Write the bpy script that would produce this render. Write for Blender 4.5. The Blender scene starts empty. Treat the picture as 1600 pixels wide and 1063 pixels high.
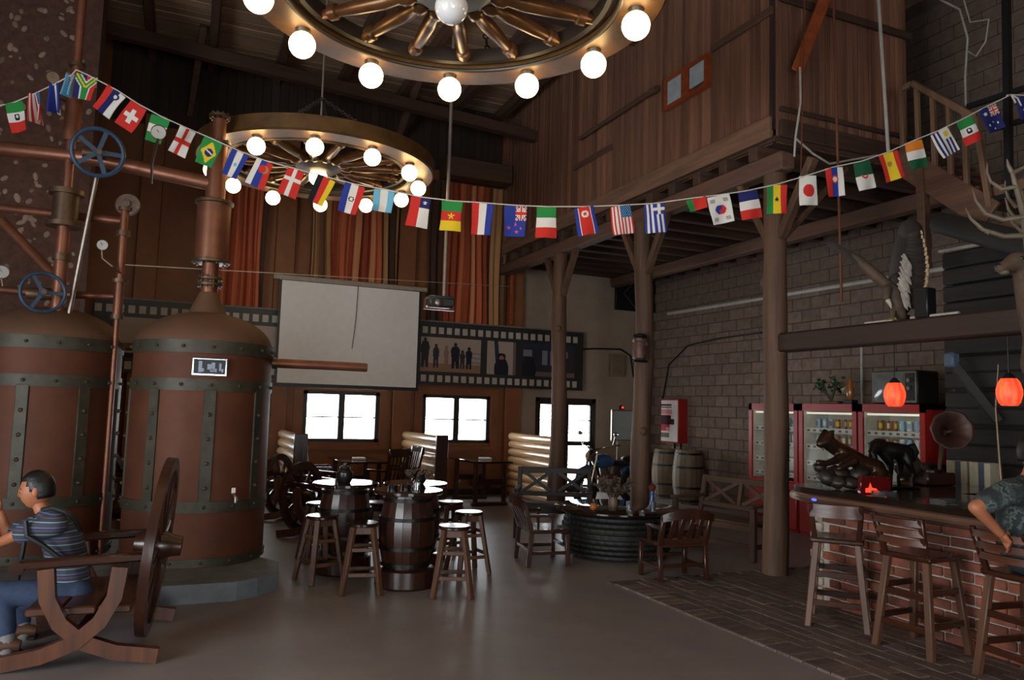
import bpy, math, random
from mathutils import Vector, Matrix, noise as mnoise
rnd = random.Random(7)
PI = math.pi
S = bpy.context.scene
COL = S.collection
R_ = math.radians

# ---------------------------------------------------------------- camera
FPX, YAW, PITCH, ROLL, EYE = 1200.0, R_(23.588), R_(5.128), R_(1.595), 1.65
fw = Vector((math.sin(YAW)*math.cos(PITCH), math.cos(YAW)*math.cos(PITCH), math.sin(PITCH)))
rt0 = Vector((math.cos(YAW), -math.sin(YAW), 0)); up0 = rt0.cross(fw)
rt = rt0*math.cos(ROLL) + up0*math.sin(ROLL); up = up0*math.cos(ROLL) - rt0*math.sin(ROLL)
EYEP = Vector((0, 0, EYE))
cam = bpy.data.cameras.new('camera'); camo = bpy.data.objects.new('camera', cam); COL.objects.link(camo)
cam.sensor_width = 36; cam.lens = 36*FPX/1600; cam.clip_start = .05; cam.clip_end = 200
M = Matrix((rt, up, -fw)).transposed().to_4x4(); M.translation = EYEP
camo.matrix_world = M
S.camera = camo

def at(px, py, x=None, y=None, z=None, d=None):
    """a pixel of the 1600x1063 photograph met with a real plane of the room"""
    D = fw*FPX + rt*(px-800) - up*(py-531.5)
    if z is not None: t = (z-EYE)/D.z
    elif y is not None: t = y/D.y
    elif x is not None: t = x/D.x
    else: t = d/FPX
    return EYEP + D*t

# ---------------------------------------------------------------- light
def lin(h):
    h = h.lstrip('#'); o = []
    for i in (0, 2, 4):
        v = int(h[i:i+2], 16)/255
        o.append(v/12.92 if v <= .04045 else ((v+.055)/1.055)**2.4)
    return (o[0], o[1], o[2], 1)
W = bpy.data.worlds.new('overcast_sky'); S.world = W; W.use_nodes = True
bg = W.node_tree.nodes['Background']; bg.inputs[0].default_value = (.90, .96, 1.0, 1); bg.inputs[1].default_value = 13.0
S.view_settings.view_transform = 'Standard'; S.view_settings.look = 'None'; S.view_settings.gamma = 1
S.view_settings.use_curve_mapping = False
S.view_settings.exposure = 0.12
S.cycles.max_bounces = 6; S.cycles.diffuse_bounces = 4; S.cycles.glossy_bounces = 3; S.cycles.transparent_max_bounces = 8
S.cycles.transmission_bounces = 4
S.cycles.sample_clamp_indirect = 4.0; S.cycles.caustics_reflective = False; S.cycles.caustics_refractive = False
S.cycles.use_denoising = True
def portal(name, c, sx, sy, rot):
    l = bpy.data.lights.new(name, 'AREA'); l.shape = 'RECTANGLE'; l.size = sx; l.size_y = sy
    l.cycles.is_portal = True
    o = bpy.data.objects.new(name, l); COL.objects.link(o); o.location = c; o.rotation_euler = rot
YB, XR, XL, YF, ZC = 14.0, 9.4, -6.0, -5.0, 7.6      # back wall, right wall, left wall, front wall, ceiling
XP = 5.84                                            # line of log posts / loft face
WIN = [(2.11, 3.48), (4.31, 5.68), (-.09, 1.28)]; WZ0, WZ1 = .97, 1.88
DOOR = (6.67, 8.06)
REAR_OPENING = (-1.3, 2.2, 0.0, 2.3)                         # unseen opening added behind the camera to let in daylight
for i, (a, b) in enumerate(WIN):
    portal('window_daylight', ((a+b)/2, YB+.1, (WZ0+WZ1)/2), b-a, WZ1-WZ0, (R_(-90), 0, 0))
portal('door_daylight', ((DOOR[0]+DOOR[1])/2, YB+.1, .95), 1.39, 1.9, (R_(-90), 0, 0))
SIDE = (-2.6, 3.6, 0.0, 3.5)                         # unseen opening added in the left wall for daylight from the side
portal('added_side_daylight', (XL-.1, (SIDE[0]+SIDE[1])/2, SIDE[3]/2), SIDE[3], SIDE[1]-SIDE[0], (0, R_(-90), 0))
portal('added_rear_daylight', ((REAR_OPENING[0]+REAR_OPENING[1])/2, YF-.1, REAR_OPENING[3]/2), REAR_OPENING[1]-REAR_OPENING[0], REAR_OPENING[3], (R_(90), 0, 0))

# ---------------------------------------------------------------- materials
MATS = {}
def nodes_of(name):
    m = bpy.data.materials.new(name); m.use_nodes = True
    nt = m.node_tree; b = nt.nodes['Principled BSDF']
    return m, nt, b
def N(nt, t, **k):
    n = nt.nodes.new(t)
    for a, v in k.items(): setattr(n, a, v)
    return n
def plain(name, c, rough=.5, metal=0, emit=None, es=0, spec=None, var=.12, bump=0, nscale=8, stretch=(1, 1, 1), c2=None, contrast=.5, rand=.25, coat=0):
    """colour broken up by a stretched noise, a little different on every object"""
    if name in MATS: return MATS[name]
    m, nt, b = nodes_of(name); L = nt.links.new
    c = lin(c) if isinstance(c, str) else c
    if c2 is None: c2 = tuple(max(0, v*(1-var*2.2)) for v in c[:3]) + (1,)
    else: c2 = lin(c2) if isinstance(c2, str) else c2
    tc = N(nt, 'ShaderNodeTexCoord'); mp = N(nt, 'ShaderNodeMapping'); mp.inputs['Scale'].default_value = stretch
    oi = N(nt, 'ShaderNodeObjectInfo'); ad = N(nt, 'ShaderNodeVectorMath', operation='MULTIPLY_ADD')
    ad.inputs[0].default_value = (0, 0, 0)
    L(tc.outputs['Object'], mp.inputs['Vector'])
    cmb = N(nt, 'ShaderNodeCombineXYZ'); mul = N(nt, 'ShaderNodeMath', operation='MULTIPLY'); mul.inputs[1].default_value = 37
    L(oi.outputs['Random'], mul.inputs[0])
    for i in range(3): L(mul.outputs[0], cmb.inputs[i])
    L(mp.outputs[0], ad.inputs[0]); ad.inputs[1].default_value = (1, 1, 1); L(cmb.outputs[0], ad.inputs[2])
    nz = N(nt, 'ShaderNodeTexNoise'); nz.inputs['Scale'].default_value = nscale; nz.inputs['Detail'].default_value = 6; nz.inputs['Roughness'].default_value = .62
    L(ad.outputs[0], nz.inputs['Vector'])
    rp = N(nt, 'ShaderNodeValToRGB'); rp.color_ramp.elements[0].position = .5-contrast*.4; rp.color_ramp.elements[1].position = .5+contrast*.4
    rp.color_ramp.elements[0].color = c2; rp.color_ramp.elements[1].color = c
    L(nz.outputs['Fac'], rp.inputs[0])
    hs = N(nt, 'ShaderNodeHueSaturation'); mr = N(nt, 'ShaderNodeMapRange')
    mr.inputs['To Min'].default_value = 1-rand; mr.inputs['To Max'].default_value = 1+rand
    L(oi.outputs['Random'], mr.inputs['Value']); L(mr.outputs[0], hs.inputs['Value']); L(rp.outputs[0], hs.inputs['Color'])
    L(hs.outputs[0], b.inputs['Base Color'])
    b.inputs['Roughness'].default_value = rough; b.inputs['Metallic'].default_value = metal
    if spec is not None: b.inputs['Specular IOR Level'].default_value = spec
    if coat: b.inputs['Coat Weight'].default_value = coat; b.inputs['Coat Roughness'].default_value = .04
    if emit:
        b.inputs['Emission Color'].default_value = lin(emit) if isinstance(emit, str) else emit; b.inputs['Emission Strength'].default_value = es
    if bump:
        bp = N(nt, 'ShaderNodeBump'); bp.inputs['Strength'].default_value = bump; bp.inputs['Distance'].default_value = .02
        L(nz.outputs['Fac'], bp.inputs['Height']); L(bp.outputs[0], b.inputs['Normal'])
    MATS[name] = m; return m
def wood(name, c, c2, rough=.55, axis='Z', bump=.3, rand=.3, coat=0, ns=14):
    st = {'X': (.07, 1, 1), 'Y': (1, .07, 1), 'Z': (1, 1, .07)}[axis]
    return plain(name, c, rough, c2=c2, stretch=st, nscale=ns, bump=bump, rand=rand, coat=coat, contrast=.7)
def painted(name, rough=.75, trans=0):
    """cloth, paper or print: the printed colours come with the mesh"""
    if name in MATS: return MATS[name]
    m, nt, b = nodes_of(name)
    a = N(nt, 'ShaderNodeVertexColor'); a.layer_name = 'Print'
    nt.links.new(a.outputs['Color'], b.inputs['Base Color']); b.inputs['Roughness'].default_value = rough
    b.inputs['Specular IOR Level'].default_value = .2
    MATS[name] = m; return m

# ---------------------------------------------------------------- mesh builder
class MB:
    def __init__(s): s.v = []; s.f = []; s.c = []; s.X = None
    def add(s, vs, fs, col=None):
        o = len(s.v)
        s.v += [tuple(s.X @ Vector(v)) for v in vs] if s.X is not None else [tuple(v) for v in vs]
        s.f += [tuple(i+o for i in f) for f in fs]; s.c += [col]*len(fs)
        return s
    def box(s, c, d, rot=None, ch=0):
        x, y, z = d[0]/2, d[1]/2, d[2]/2
        if ch:
            h = min(ch, x*.9, y*.9, z*.9); vs = []; ix = {}
            for sx in (-1, 1):
                for sy in (-1, 1):
                    for sz in (-1, 1):
                        for k, p in enumerate(((x, y-h, z-h), (x-h, y, z-h), (x-h, y-h, z))):
                            ix[sx, sy, sz, k] = len(vs); vs.append((sx*p[0], sy*p[1], sz*p[2]))
            fs = []
            for a in (-1, 1):
                fs.append([ix[a, p, q, 0] for p, q in ((-1, -1), (1, -1), (1, 1), (-1, 1))][::a])
                fs.append([ix[p, a, q, 1] for p, q in ((-1, -1), (1, -1), (1, 1), (-1, 1))][::-a])
                fs.append([ix[p, q, a, 2] for p, q in ((-1, -1), (1, -1), (1, 1), (-1, 1))][::a])
                for b in (-1, 1):
                    fs.append([ix[a, b, -1, 0], ix[a, b, -1, 1], ix[a, b, 1, 1], ix[a, b, 1, 0]][::a*b])
                    fs.append([ix[a, -1, b, 0], ix[a, 1, b, 0], ix[a, 1, b, 2], ix[a, -1, b, 2]][::a*b])
                    fs.append([ix[-1, a, b, 1], ix[-1, a, b, 2], ix[1, a, b, 2], ix[1, a, b, 1]][::a*b])
                    for e in (-1, 1): fs.append([ix[a, b, e, 0], ix[a, b, e, 1], ix[a, b, e, 2]][::a*b*e])
        else:
            vs = [(sx*x, sy*y, sz*z) for sx in (-1, 1) for sy in (-1, 1) for sz in (-1, 1)]
            fs = [(0, 1, 3, 2), (4, 6, 7, 5), (0, 4, 5, 1), (2, 3, 7, 6), (0, 2, 6, 4), (1, 5, 7, 3)]
        m = rot if rot is not None else Matrix.Identity(3)
        s.add([m @ Vector(v) + Vector(c) for v in vs], fs); return s
    def bar(s, a, b, w, h=None, upv=(0, 0, 1), ch=0):
        """square-cut bar from a to b, w wide, h along upv"""
        a, b = Vector(a), Vector(b); h = w if h is None else h
        y = (b-a); ln = y.length; y.normalize(); u = Vector(upv)
        if abs(u.dot(y)) > .98: u = Vector((1, 0, 0))
        x = y.cross(u).normalized(); z = x.cross(y)
        s.box((a+b)/2, (w, ln, h), Matrix((x, y, z)).transposed(), ch); return s
    def tube(s, pts, r, n=8, caps=True, closed=False):
        pts = [Vector(p) for p in pts]; k = len(pts)
        rs = r if isinstance(r, (list, tuple)) else [r]*k
        ring = []; prev = None; vs = []
        for i, p in enumerate(pts):
            if closed: t = pts[(i+1) % k]-pts[i-1]
            else: t = pts[min(i+1, k-1)]-pts[max(i-1, 0)]
            if t.length < 1e-9: t = Vector((0, 0, 1))
            t.normalize()
            if prev is None: u = t.orthogonal().normalized()
            else:
                u = prev-t*prev.dot(t)
                u = u.normalized() if u.length > 1e-6 else t.orthogonal().normalized()
            prev = u; w = t.cross(u)
            for j in range(n):
                a = 2*PI*j/n; vs.append(p+(u*math.cos(a)+w*math.sin(a))*rs[i])
        fs = []
        for i in range(k if closed else k-1):
            for j in range(n):
                a, b = i*n+j, i*n+(j+1) % n; c, d = ((i+1) % k)*n+(j+1) % n, ((i+1) % k)*n+j
                fs.append((a, b, c, d))
        if caps and not closed: fs.append(tuple(range(n))[::-1]); fs.append(tuple(range((k-1)*n, k*n)))
        s.add(vs, fs); return s
    def lathe(s, prof, c=(0, 0, 0), n=24, axis=None):
        """prof: (radius, height) pairs about +Z (or about the given axis)"""
        vs = []; fs = []; k = len(prof)
        m = Matrix.Identity(3) if axis is None else Vector((0, 0, 1)).rotation_difference(Vector(axis)).to_matrix()
        for r, z in prof:
            for j in range(n):
                a = 2*PI*j/n; vs.append(m @ Vector((r*math.cos(a), r*math.sin(a), z))+Vector(c))
        for i in range(k-1):
            for j in range(n): fs.append((i*n+j, i*n+(j+1) % n, (i+1)*n+(j+1) % n, (i+1)*n+j))
        loop = prof[0] == prof[-1]
        if prof[0][0] > 1e-5 and not loop: fs.append(tuple(range(n))[::-1])
        if prof[-1][0] > 1e-5 and not loop: fs.append(tuple(range((k-1)*n, k*n)))
        s.add(vs, fs); return s
    def ball(s, c, r, n=12, m=8, rot=None):
        r = r if isinstance(r, (tuple, list)) else (r, r, r)
        vs = []; fs = []
        for i in range(m+1):
            t = PI*i/m
            for j in range(n):
                a = 2*PI*j/n; v = Vector((r[0]*math.sin(t)*math.cos(a), r[1]*math.sin(t)*math.sin(a), -r[2]*math.cos(t)))
                vs.append((rot @ v if rot is not None else v)+Vector(c))
        for i in range(m):
            for j in range(n): fs.append((i*n+j, i*n+(j+1) % n, (i+1)*n+(j+1) % n, (i+1)*n+j))
        s.add(vs, fs); return s
    def ring(s, c, R, r, n=24, m=8, axis=None, sz=1):
        mt = Matrix.Identity(3) if axis is None else Vector((0, 0, 1)).rotation_difference(Vector(axis)).to_matrix()
        vs = []; fs = []
        for i in range(n):
            a = 2*PI*i/n
            for j in range(m):
                b = 2*PI*j/m; q = R+r*math.cos(b)
                vs.append(mt @ Vector((q*math.cos(a), q*math.sin(a), sz*r*math.sin(b)))+Vector(c))
        for i in range(n):
            for j in range(m): fs.append((i*m+j, ((i+1) % n)*m+j, ((i+1) % n)*m+(j+1) % m, i*m+(j+1) % m))
        s.add(vs, fs); return s
    def rimring(s, c, r0, r1, h, n=36, axis=None):
        """flat washer: inner r0, outer r1, height h centred on c"""
        mt = Matrix.Identity(3) if axis is None else Vector((0, 0, 1)).rotation_difference(Vector(axis)).to_matrix()
        vs = []; fs = []
        for i in range(n):
            a = 2*PI*i/n
            for r, z in ((r0, -h/2), (r1, -h/2), (r1, h/2), (r0, h/2)):
                vs.append(mt @ Vector((r*math.cos(a), r*math.sin(a), z))+Vector(c))
        for i in range(n):
            for j in range(4): fs.append((i*4+j, i*4+(j+1) % 4, ((i+1) % n)*4+(j+1) % 4, ((i+1) % n)*4+j))
        s.add(vs, fs); return s
    def prism(s, poly, a, b):
        """polygon (list of 3-D points) swept along the vector b-a"""
        d = Vector(b)-Vector(a); n = len(poly)
        vs = [Vector(p)+Vector(a) for p in poly]; vs += [v+d for v in vs]
        fs = [tuple(range(n))[::-1], tuple(range(n, 2*n))]+[(i, (i+1) % n, n+(i+1) % n, n+i) for i in range(n)]
        s.add(vs, fs); return s
    def grid(s, fn, nu, nv, colf=None):
        o = len(s.v)
        for j in range(nv+1):
            for i in range(nu+1):
                p = Vector(fn(i/nu, j/nv)); s.v.append(tuple(s.X @ p) if s.X is not None else tuple(p))
        for j in range(nv):
            for i in range(nu):
                a = o+j*(nu+1)+i; s.f.append((a, a+1, a+nu+2, a+nu+1)); s.c.append(colf((i+.5)/nu, (j+.5)/nv) if colf else None)
        return s
    def mesh(s, name, mat, smooth=True, ang=38):
        me = bpy.data.meshes.new(name); me.from_pydata(s.v, [], s.f); me.update()
        if any(c is not None for c in s.c):
            a = me.color_attributes.new('Print', 'FLOAT_COLOR', 'CORNER'); vals = []
            for p, c in zip(me.polygons, s.c): vals += list(c or (0, 0, 0, 1))*p.loop_total
            a.data.foreach_set('color', vals)
        if mat is not None: me.materials.append(mat)
        if smooth: me.shade_smooth(); me.set_sharp_from_angle(angle=R_(ang))
        return me
def node(name, loc=(0, 0, 0), rz=0, rot=None):
    o = bpy.data.objects.new(name, None); COL.objects.link(o); o.location = loc
    o.rotation_euler = rot if rot is not None else (0, 0, rz); o.empty_display_size = .1
    return o
def tag(o, label, cat, group=None):
    o['label'] = label; o['category'] = cat
    if group: o['group'] = group
    return o
def thing(name, label, cat, loc=(0, 0, 0), rz=0, group=None, rot=None):
    return tag(node(name, loc, rz, rot), label, cat, group)
def obj(name, mb, mat, parent=None, loc=None, label=None, kind=None, smooth=True, ang=38, rot=None):
    me = mb if isinstance(mb, bpy.types.Mesh) else mb.mesh(name, mat, smooth, ang)
    o = bpy.data.objects.new(name, me); COL.objects.link(o)
    if parent: o.parent = parent
    if loc is not None: o.location = loc
    if rot is not None: o.rotation_euler = rot
    if label: o['label'] = label
    if kind: o['kind'] = kind
    return o
def struct(name, mb, mat, **k): return obj(name, mb, mat, kind='structure', **k)
KIDS = {}
def dup(root, loc, rz=0, label=None, group=None, rot=None):
    if root not in KIDS:
        KIDS[root] = [(c, list(c.children)) for c in root.children]
    r = root.copy(); COL.objects.link(r); r.location = loc; r.rotation_euler = rot if rot is not None else (0, 0, rz)
    if label: r['label'] = label
    if group: r['group'] = group
    for c, gs in KIDS[root]:
        d = c.copy(); COL.objects.link(d); d.parent = r
        for g in gs:
            e = g.copy(); COL.objects.link(e); e.parent = d
    return r
def fused(name, joints, edges, mat, parent, vox=.012, smooth=6, flat=None):
    """one continuous body: tapering limbs laid along a skeleton, melted together; flat=(axis, factor) widens marked joints"""
    mb = MB(); V_j = [Vector(j[0]) for j in joints]; rr = [j[1] for j in joints]; fl = [(j[2] if len(j) > 2 else 1.0) for j in joints]
    q = Vector((1, 0, 0)).rotation_difference(Vector(flat).normalized()).to_matrix() if flat is not None else None
    for a, b in edges:
        n = max(2, int((V_j[a]-V_j[b]).length/(.35*min(rr[a], rr[b])))+1)
        for i in range(n+1):
            t = i/n; r = rr[a]+(rr[b]-rr[a])*t; f = fl[a]+(fl[b]-fl[a])*t
            mb.ball(V_j[a].lerp(V_j[b], t), (r*f, r, r) if q is not None else r, 14, 9, q)
    me = mb.mesh(name, mat, True, 180); o = bpy.data.objects.new(name, me); COL.objects.link(o); o.parent = parent
    md = o.modifiers.new('melt', 'REMESH'); md.mode = 'VOXEL'; md.voxel_size = vox; md.use_smooth_shade = True
    ms = o.modifiers.new('smooth', 'SMOOTH'); ms.factor = .5; ms.iterations = smooth
    dg = bpy.context.evaluated_depsgraph_get(); nm = bpy.data.meshes.new_from_object(o.evaluated_get(dg)); nm.materials.clear(); nm.materials.append(mat); nm.shade_smooth()
    o.modifiers.clear(); o.data = nm
    return o
def skinned(name, joints, edges, mat, parent, sub=2, root=0):
    """one continuous organic surface grown on a skeleton: joints = [(pos, radius or (rx,ry))]"""
    me = bpy.data.meshes.new(name); me.from_pydata([tuple(j[0]) for j in joints], edges, []); me.update()
    o = bpy.data.objects.new(name, me); COL.objects.link(o); o.parent = parent
    md = o.modifiers.new('skin', 'SKIN'); md.use_smooth_shade = True
    for i, j in enumerate(joints):
        r = j[1] if isinstance(j[1], (tuple, list)) else (j[1], j[1])
        me.skin_vertices[0].data[i].radius = r; me.skin_vertices[0].data[i].use_root = (i == root)
    ms = o.modifiers.new('sub', 'SUBSURF'); ms.levels = sub; ms.render_levels = sub
    dg = bpy.context.evaluated_depsgraph_get(); ev = o.evaluated_get(dg)
    nm = bpy.data.meshes.new_from_object(ev); nm.materials.clear(); nm.materials.append(mat); nm.shade_smooth()
    o.modifiers.clear(); o.data = nm
    return o
# ---------------------------------------------------------------- palette
m_conc = plain('concrete_floor', '#928886', .38, c2='#6c6361', nscale=1.6, contrast=.9, rand=0, bump=.03)
m_slabc = plain('plinth_concrete', '#757a80', .8, c2='#5b5f63', nscale=5, bump=.1, rand=0)
m_wallb = plain('brown_wall_paint', '#86502a', .6, c2='#754524', nscale=2.5, rand=.04, bump=.05)
m_walld = plain('dark_wall', '#3a2c24', .85, c2='#2a201b', nscale=2, rand=.05)
m_plas = plain('grey_brown_plaster', '#9c8876', .85, c2='#8a7767', nscale=2.2, rand=.04, bump=.08)
m_plank = wood('weathered_loft_plank', '#96664e', '#573a2c', .75, 'Z', .35, .3, ns=9)
m_plankd = wood('dark_upper_plank', '#38271b', '#20160f', .8, 'Z', .3, .3, ns=9)
m_beamx = wood('roof_beam_x', '#523626', '#2e1e15', .8, 'X', .3, .2)
m_beamy = wood('roof_beam_y', '#6e4c38', '#43302a', .8, 'Y', .3, .2)
m_edge = wood('loft_edge_board', '#8a6650', '#543b2c', .75, 'Y', .3, .15)
m_roof = wood('roof_boards', '#b8977a', '#7d634c', .85, 'X', .3, .1, ns=5)
m_block = plain('concrete_block', '#7a6659', .9, c2='#625046', nscale=9, rand=.16, bump=.25)
m_mort = plain('mortar', '#8a7a6c', .95, nscale=14, rand=0, bump=.2)
m_mortd = plain('dark_mortar', '#5a4b41', .95, nscale=14, rand=0, bump=.2)
m_dark = plain('black_iron', '#17171a', .5, metal=.3, rand=.1)
m_glass, nt, b = nodes_of('window_glass')
gl = N(nt, 'ShaderNodeBsdfGlossy'); gl.inputs['Roughness'].default_value = .02; tr = N(nt, 'ShaderNodeBsdfTransparent'); mx = N(nt, 'ShaderNodeMixShader')
fr = N(nt, 'ShaderNodeLayerWeight'); fr.inputs['Blend'].default_value = .5; pw = N(nt, 'ShaderNodeMath', operation='POWER'); pw.inputs[1].default_value = 5
ma = N(nt, 'ShaderNodeMath', operation='MULTIPLY_ADD'); ma.inputs[1].default_value = .9; ma.inputs[2].default_value = .04
nt.links.new(fr.outputs['Facing'], pw.inputs[0]); nt.links.new(pw.outputs[0], ma.inputs[0]); nt.links.new(ma.outputs[0], mx.inputs[0]); nt.links.new(tr.outputs[0], mx.inputs[1]); nt.links.new(gl.outputs[0], mx.inputs[2])
nt.links.new(mx.outputs[0], nt.nodes['Material Output'].inputs[0])
m_mglass = m_glass.copy(); m_mglass.name = 'machine_glass'
for n_ in m_mglass.node_tree.nodes:
    if n_.type == 'MATH' and n_.operation == 'MULTIPLY_ADD': n_.inputs[1].default_value = .5; n_.inputs[2].default_value = .008
    if n_.type == 'BSDF_GLOSSY': n_.inputs['Roughness'].default_value = .12

# ---------------------------------------------------------------- floor, walls, ceiling
fl = struct('floor', MB().box(((XL+XR)/2, (YF+YB)/2, -.1), (XR-XL+.6, YB-YF+.6, .2)), m_conc, smooth=False)
def wall_with_holes(mb, x0, x1, z0, z1, holes, c, th, axis='x'):
    """wall of boxes left around rectangular holes (x0,x1,z0,z1)"""
    xs = sorted({x0, x1} | {h[0] for h in holes} | {h[1] for h in holes})
    for a, b_ in zip(xs, xs[1:]):
        zs = [(z0, z1)]
        for h in holes:
            if h[0] <= a and h[1] >= b_:
                nz = []
                for p, q in zs:
                    if h[2] > p: nz.append((p, min(q, h[2])))
                    if h[3] < q: nz.append((max(p, h[3]), q))
                zs = nz
        for p, q in zs:
            if q-p > 1e-4: mb.box(((a+b_)/2, c, (p+q)/2), (b_-a, th, q-p))
holes = [(a, b_, WZ0, WZ1) for a, b_ in WIN]+[(DOOR[0], DOOR[1], 0, 1.9)]
mb = MB(); wall_with_holes(mb, XL, 6.35, 0, ZC, [h for h in holes[:3]], YB+.15, .3)
wb = struct('wall_back', mb, m_wallb, smooth=False)
mb = MB(); wall_with_holes(mb, 6.35, XR+.3, 0, ZC, holes[3:], YB+.15, .3)
obj('plaster_wall', mb, m_plas, wb, smooth=False)
for k, x in enumerate((-.55, 1.65, 3.87, 6.12)):
    obj('pilaster', MB().box((x, 13.93, 3.2), (.34, .14, 6.4), ch=.015), m_wallb, wb)
pl = [MB().box((0, 0, .68), (.146, .03, 1.36), ch=.006).mesh('plank', m_plankd, False) for _ in range(1)][0]
n = 0; x = -1.2
while x < 5.8:
    obj('plank', pl, None, wb, (x, 13.97+rnd.uniform(-.006, .006), 6.24)); x += .15
mb = MB(); mb.box((XR+.15, (YF+YB)/2, ZC/2), (.3, YB-YF, ZC)); wr = struct('wall_right', mb, m_mortd, smooth=False)
blk = MB().box((0, 0, 0), (.03, .388, .188), ch=.007).mesh('concrete_block', m_block, False)
mbs = MB(); z = .1; row = 0; cnt = 0
while z < 7.5:
    y = 13.8-(.2 if row % 2 else 0)
    while y > -1:
        vis = (y > 9.5 and z < 3.85) or (6.4 < y <= 9.5 and 1.8 < z < 3.85)
        if vis and cnt < 300: obj('concrete_block', blk, None, wr, (XR-.008+rnd.uniform(-.003, .003), y, z)); cnt += 1
        else: mbs.box((XR-.008, y, z), (.03, .388, .188))
        y -= .4
    z += .2; row += 1
obj('upper_blocks', mbs, m_block, wr, kind='stuff', smooth=False)
struct('wall_left', MB().box((XL-.15, (SIDE[1]+YB)/2, ZC/2), (.3, YB-SIDE[1], ZC)).box((XL-.15, (YF+SIDE[0])/2, ZC/2), (.3, SIDE[0]-YF, ZC)).box((XL-.15, (SIDE[0]+SIDE[1])/2, (SIDE[3]+ZC)/2), (.3, SIDE[1]-SIDE[0], ZC-SIDE[3])), m_walld, smooth=False)
mb = MB(); wall_with_holes(mb, XL, XR, 0, ZC, [REAR_OPENING], YF-.15, .3); struct('wall_front', mb, m_walld, smooth=False)
ce = struct('ceiling', MB().box(((XL+XR)/2, (YF+YB)/2, ZC+.1), (XR-XL+.6, YB-YF+.6, .2)), m_roof, smooth=False)
y = 13.9
while y > 9:
    obj('roof_board', MB().box((0, 0, 0), (11.8, .17, .02)), m_roof, ce, (-.1, y, ZC-.012-rnd.uniform(0, .025)), smooth=False); y -= .185
for x in (-4.2, -2.65, -1.6, -.72, .2, 1.3, 2.4, 3.5, 4.6, 5.5):
    obj('rafter', MB().box((0, 0, 0), (.13, 9.2, .2), ch=.01), m_beamy, ce, (x, 9.4, ZC-.16), rot=(R_(rnd.uniform(-.3, .3)), 0, R_(rnd.uniform(-1, 1))))
for y, z0, z1 in ((12.6, 7.45, 6.7), (9.2, 7.35, 7.1)):
    obj('tie_beam', MB().bar((-6, y, z0), (5.9, y, z1), .16, .2, ch=.01), m_beamx, ce)
for px, y0 in ((150, 13.9), (300, 13.9), (620, 13.9), (1015, 13.5)):
    q = at(px, 122, y=y0)
    obj('wall_brace', MB().bar((q.x, y0, 6.5), (q.x+.12, y0-1.3, ZC-.1), .1, .12, ch=.008), m_beamy, ce)

# paving to the right, one brick after another
m_pav = plain('floor_brick', '#6e5e57', .6, c2='#524541', nscale=12, rand=.28, bump=.25)
pv = MB().box((0, 0, 0), (.236, .112, .03), ch=.006).mesh('brick', m_pav, False)
pvr = MB().box((0, 0, 0), (.112, .236, .03), ch=.006).mesh('brick', m_pav, False)
mb = MB(); mb.box(((3.97+XR)/2, (2.6+6.6)/2, .001), (XR-3.97, 4.0, .006)); obj('paving_bed', mb, m_mortd, fl, smooth=False)
mbs = MB(); cnt = 0
y = 2.7
while y < 6.5:
    obj('brick', pvr if False else pv, None, fl, (4.09, y, .002+rnd.uniform(-.002, .003)), rot=(0, 0, 0)); y += .12
x = 4.27; col_ = 0
while x < 9.3:
    y = 2.72+(.12 if col_ % 2 else 0)
    while y < 6.5:
        if x < 5.3 and 3.1 < y and cnt < 268: obj('brick', pvr, None, fl, (x, y, .002+rnd.uniform(-.003, .003)), rot=(R_(rnd.uniform(-.5, .5)), R_(rnd.uniform(-.8, .8)), 0)); cnt += 1
        else: mbs.box((x, y, .002), (.112, .236, .03))
        y += .242
    x += .119; col_ += 1
obj('far_bricks', mbs, m_pav, fl, kind='stuff', smooth=False)

# ---------------------------------------------------------------- windows and glazed door
m_frame = plain('dark_window_frame', '#2a1c14', .5, rand=.05)
for i, (a, b_) in enumerate(WIN):
    c = (a+b_)/2; w = struct('window_%d' % (i+1), MB().box((a+.035, YB+.06, (WZ0+WZ1)/2), (.07, .12, WZ1-WZ0)).box((b_-.035, YB+.06, (WZ0+WZ1)/2), (.07, .12, WZ1-WZ0))
        .box((c, YB+.06, WZ0+.03), (b_-a, .12, .06)).box((c, YB+.06, WZ1-.03), (b_-a, .12, .06)), m_frame, smooth=False)
    obj('mullion', MB().box((c, YB+.06, (WZ0+WZ1)/2), (.11, .1, WZ1-WZ0-.12)), m_frame, w, smooth=False)
    for s in (-1, 1):
        xc = c+s*(b_-a)/4-s*.008
        obj('glazing_bar', MB().box((xc, YB+.07, (WZ0+WZ1)/2-.01), ((b_-a)/2-.1, .03, .022)), m_frame, w, smooth=False)
        for t in (-1, 1):
            obj('pane', MB().box((xc, YB+.075, (WZ0+WZ1)/2+t*.2), ((b_-a)/2-.12, .004, .39)), m_glass, w, smooth=False)
    obj('window_surround', MB().box((a-.09, YB-.02, (WZ0+WZ1)/2), (.16, .05, WZ1-WZ0+.3)).box((b_+.09, YB-.02, (WZ0+WZ1)/2), (.16, .05, WZ1-WZ0+.3))
        .box((c, YB-.02, WZ1+.08), (b_-a+.02, .05, .14)).box((c, YB-.03, WZ0-.1), (b_-a+.4, .09, .07)), m_wallb, w, smooth=False)
d0, d1 = DOOR
dr = struct('door_1', MB().box((d0+.04, YB+.06, .95), (.08, .12, 1.9)).box((d1-.04, YB+.06, .95), (.08, .12, 1.9)).box(((d0+d1)/2, YB+.06, 1.86), (d1-d0, .12, .08)), m_frame, smooth=False)
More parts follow.
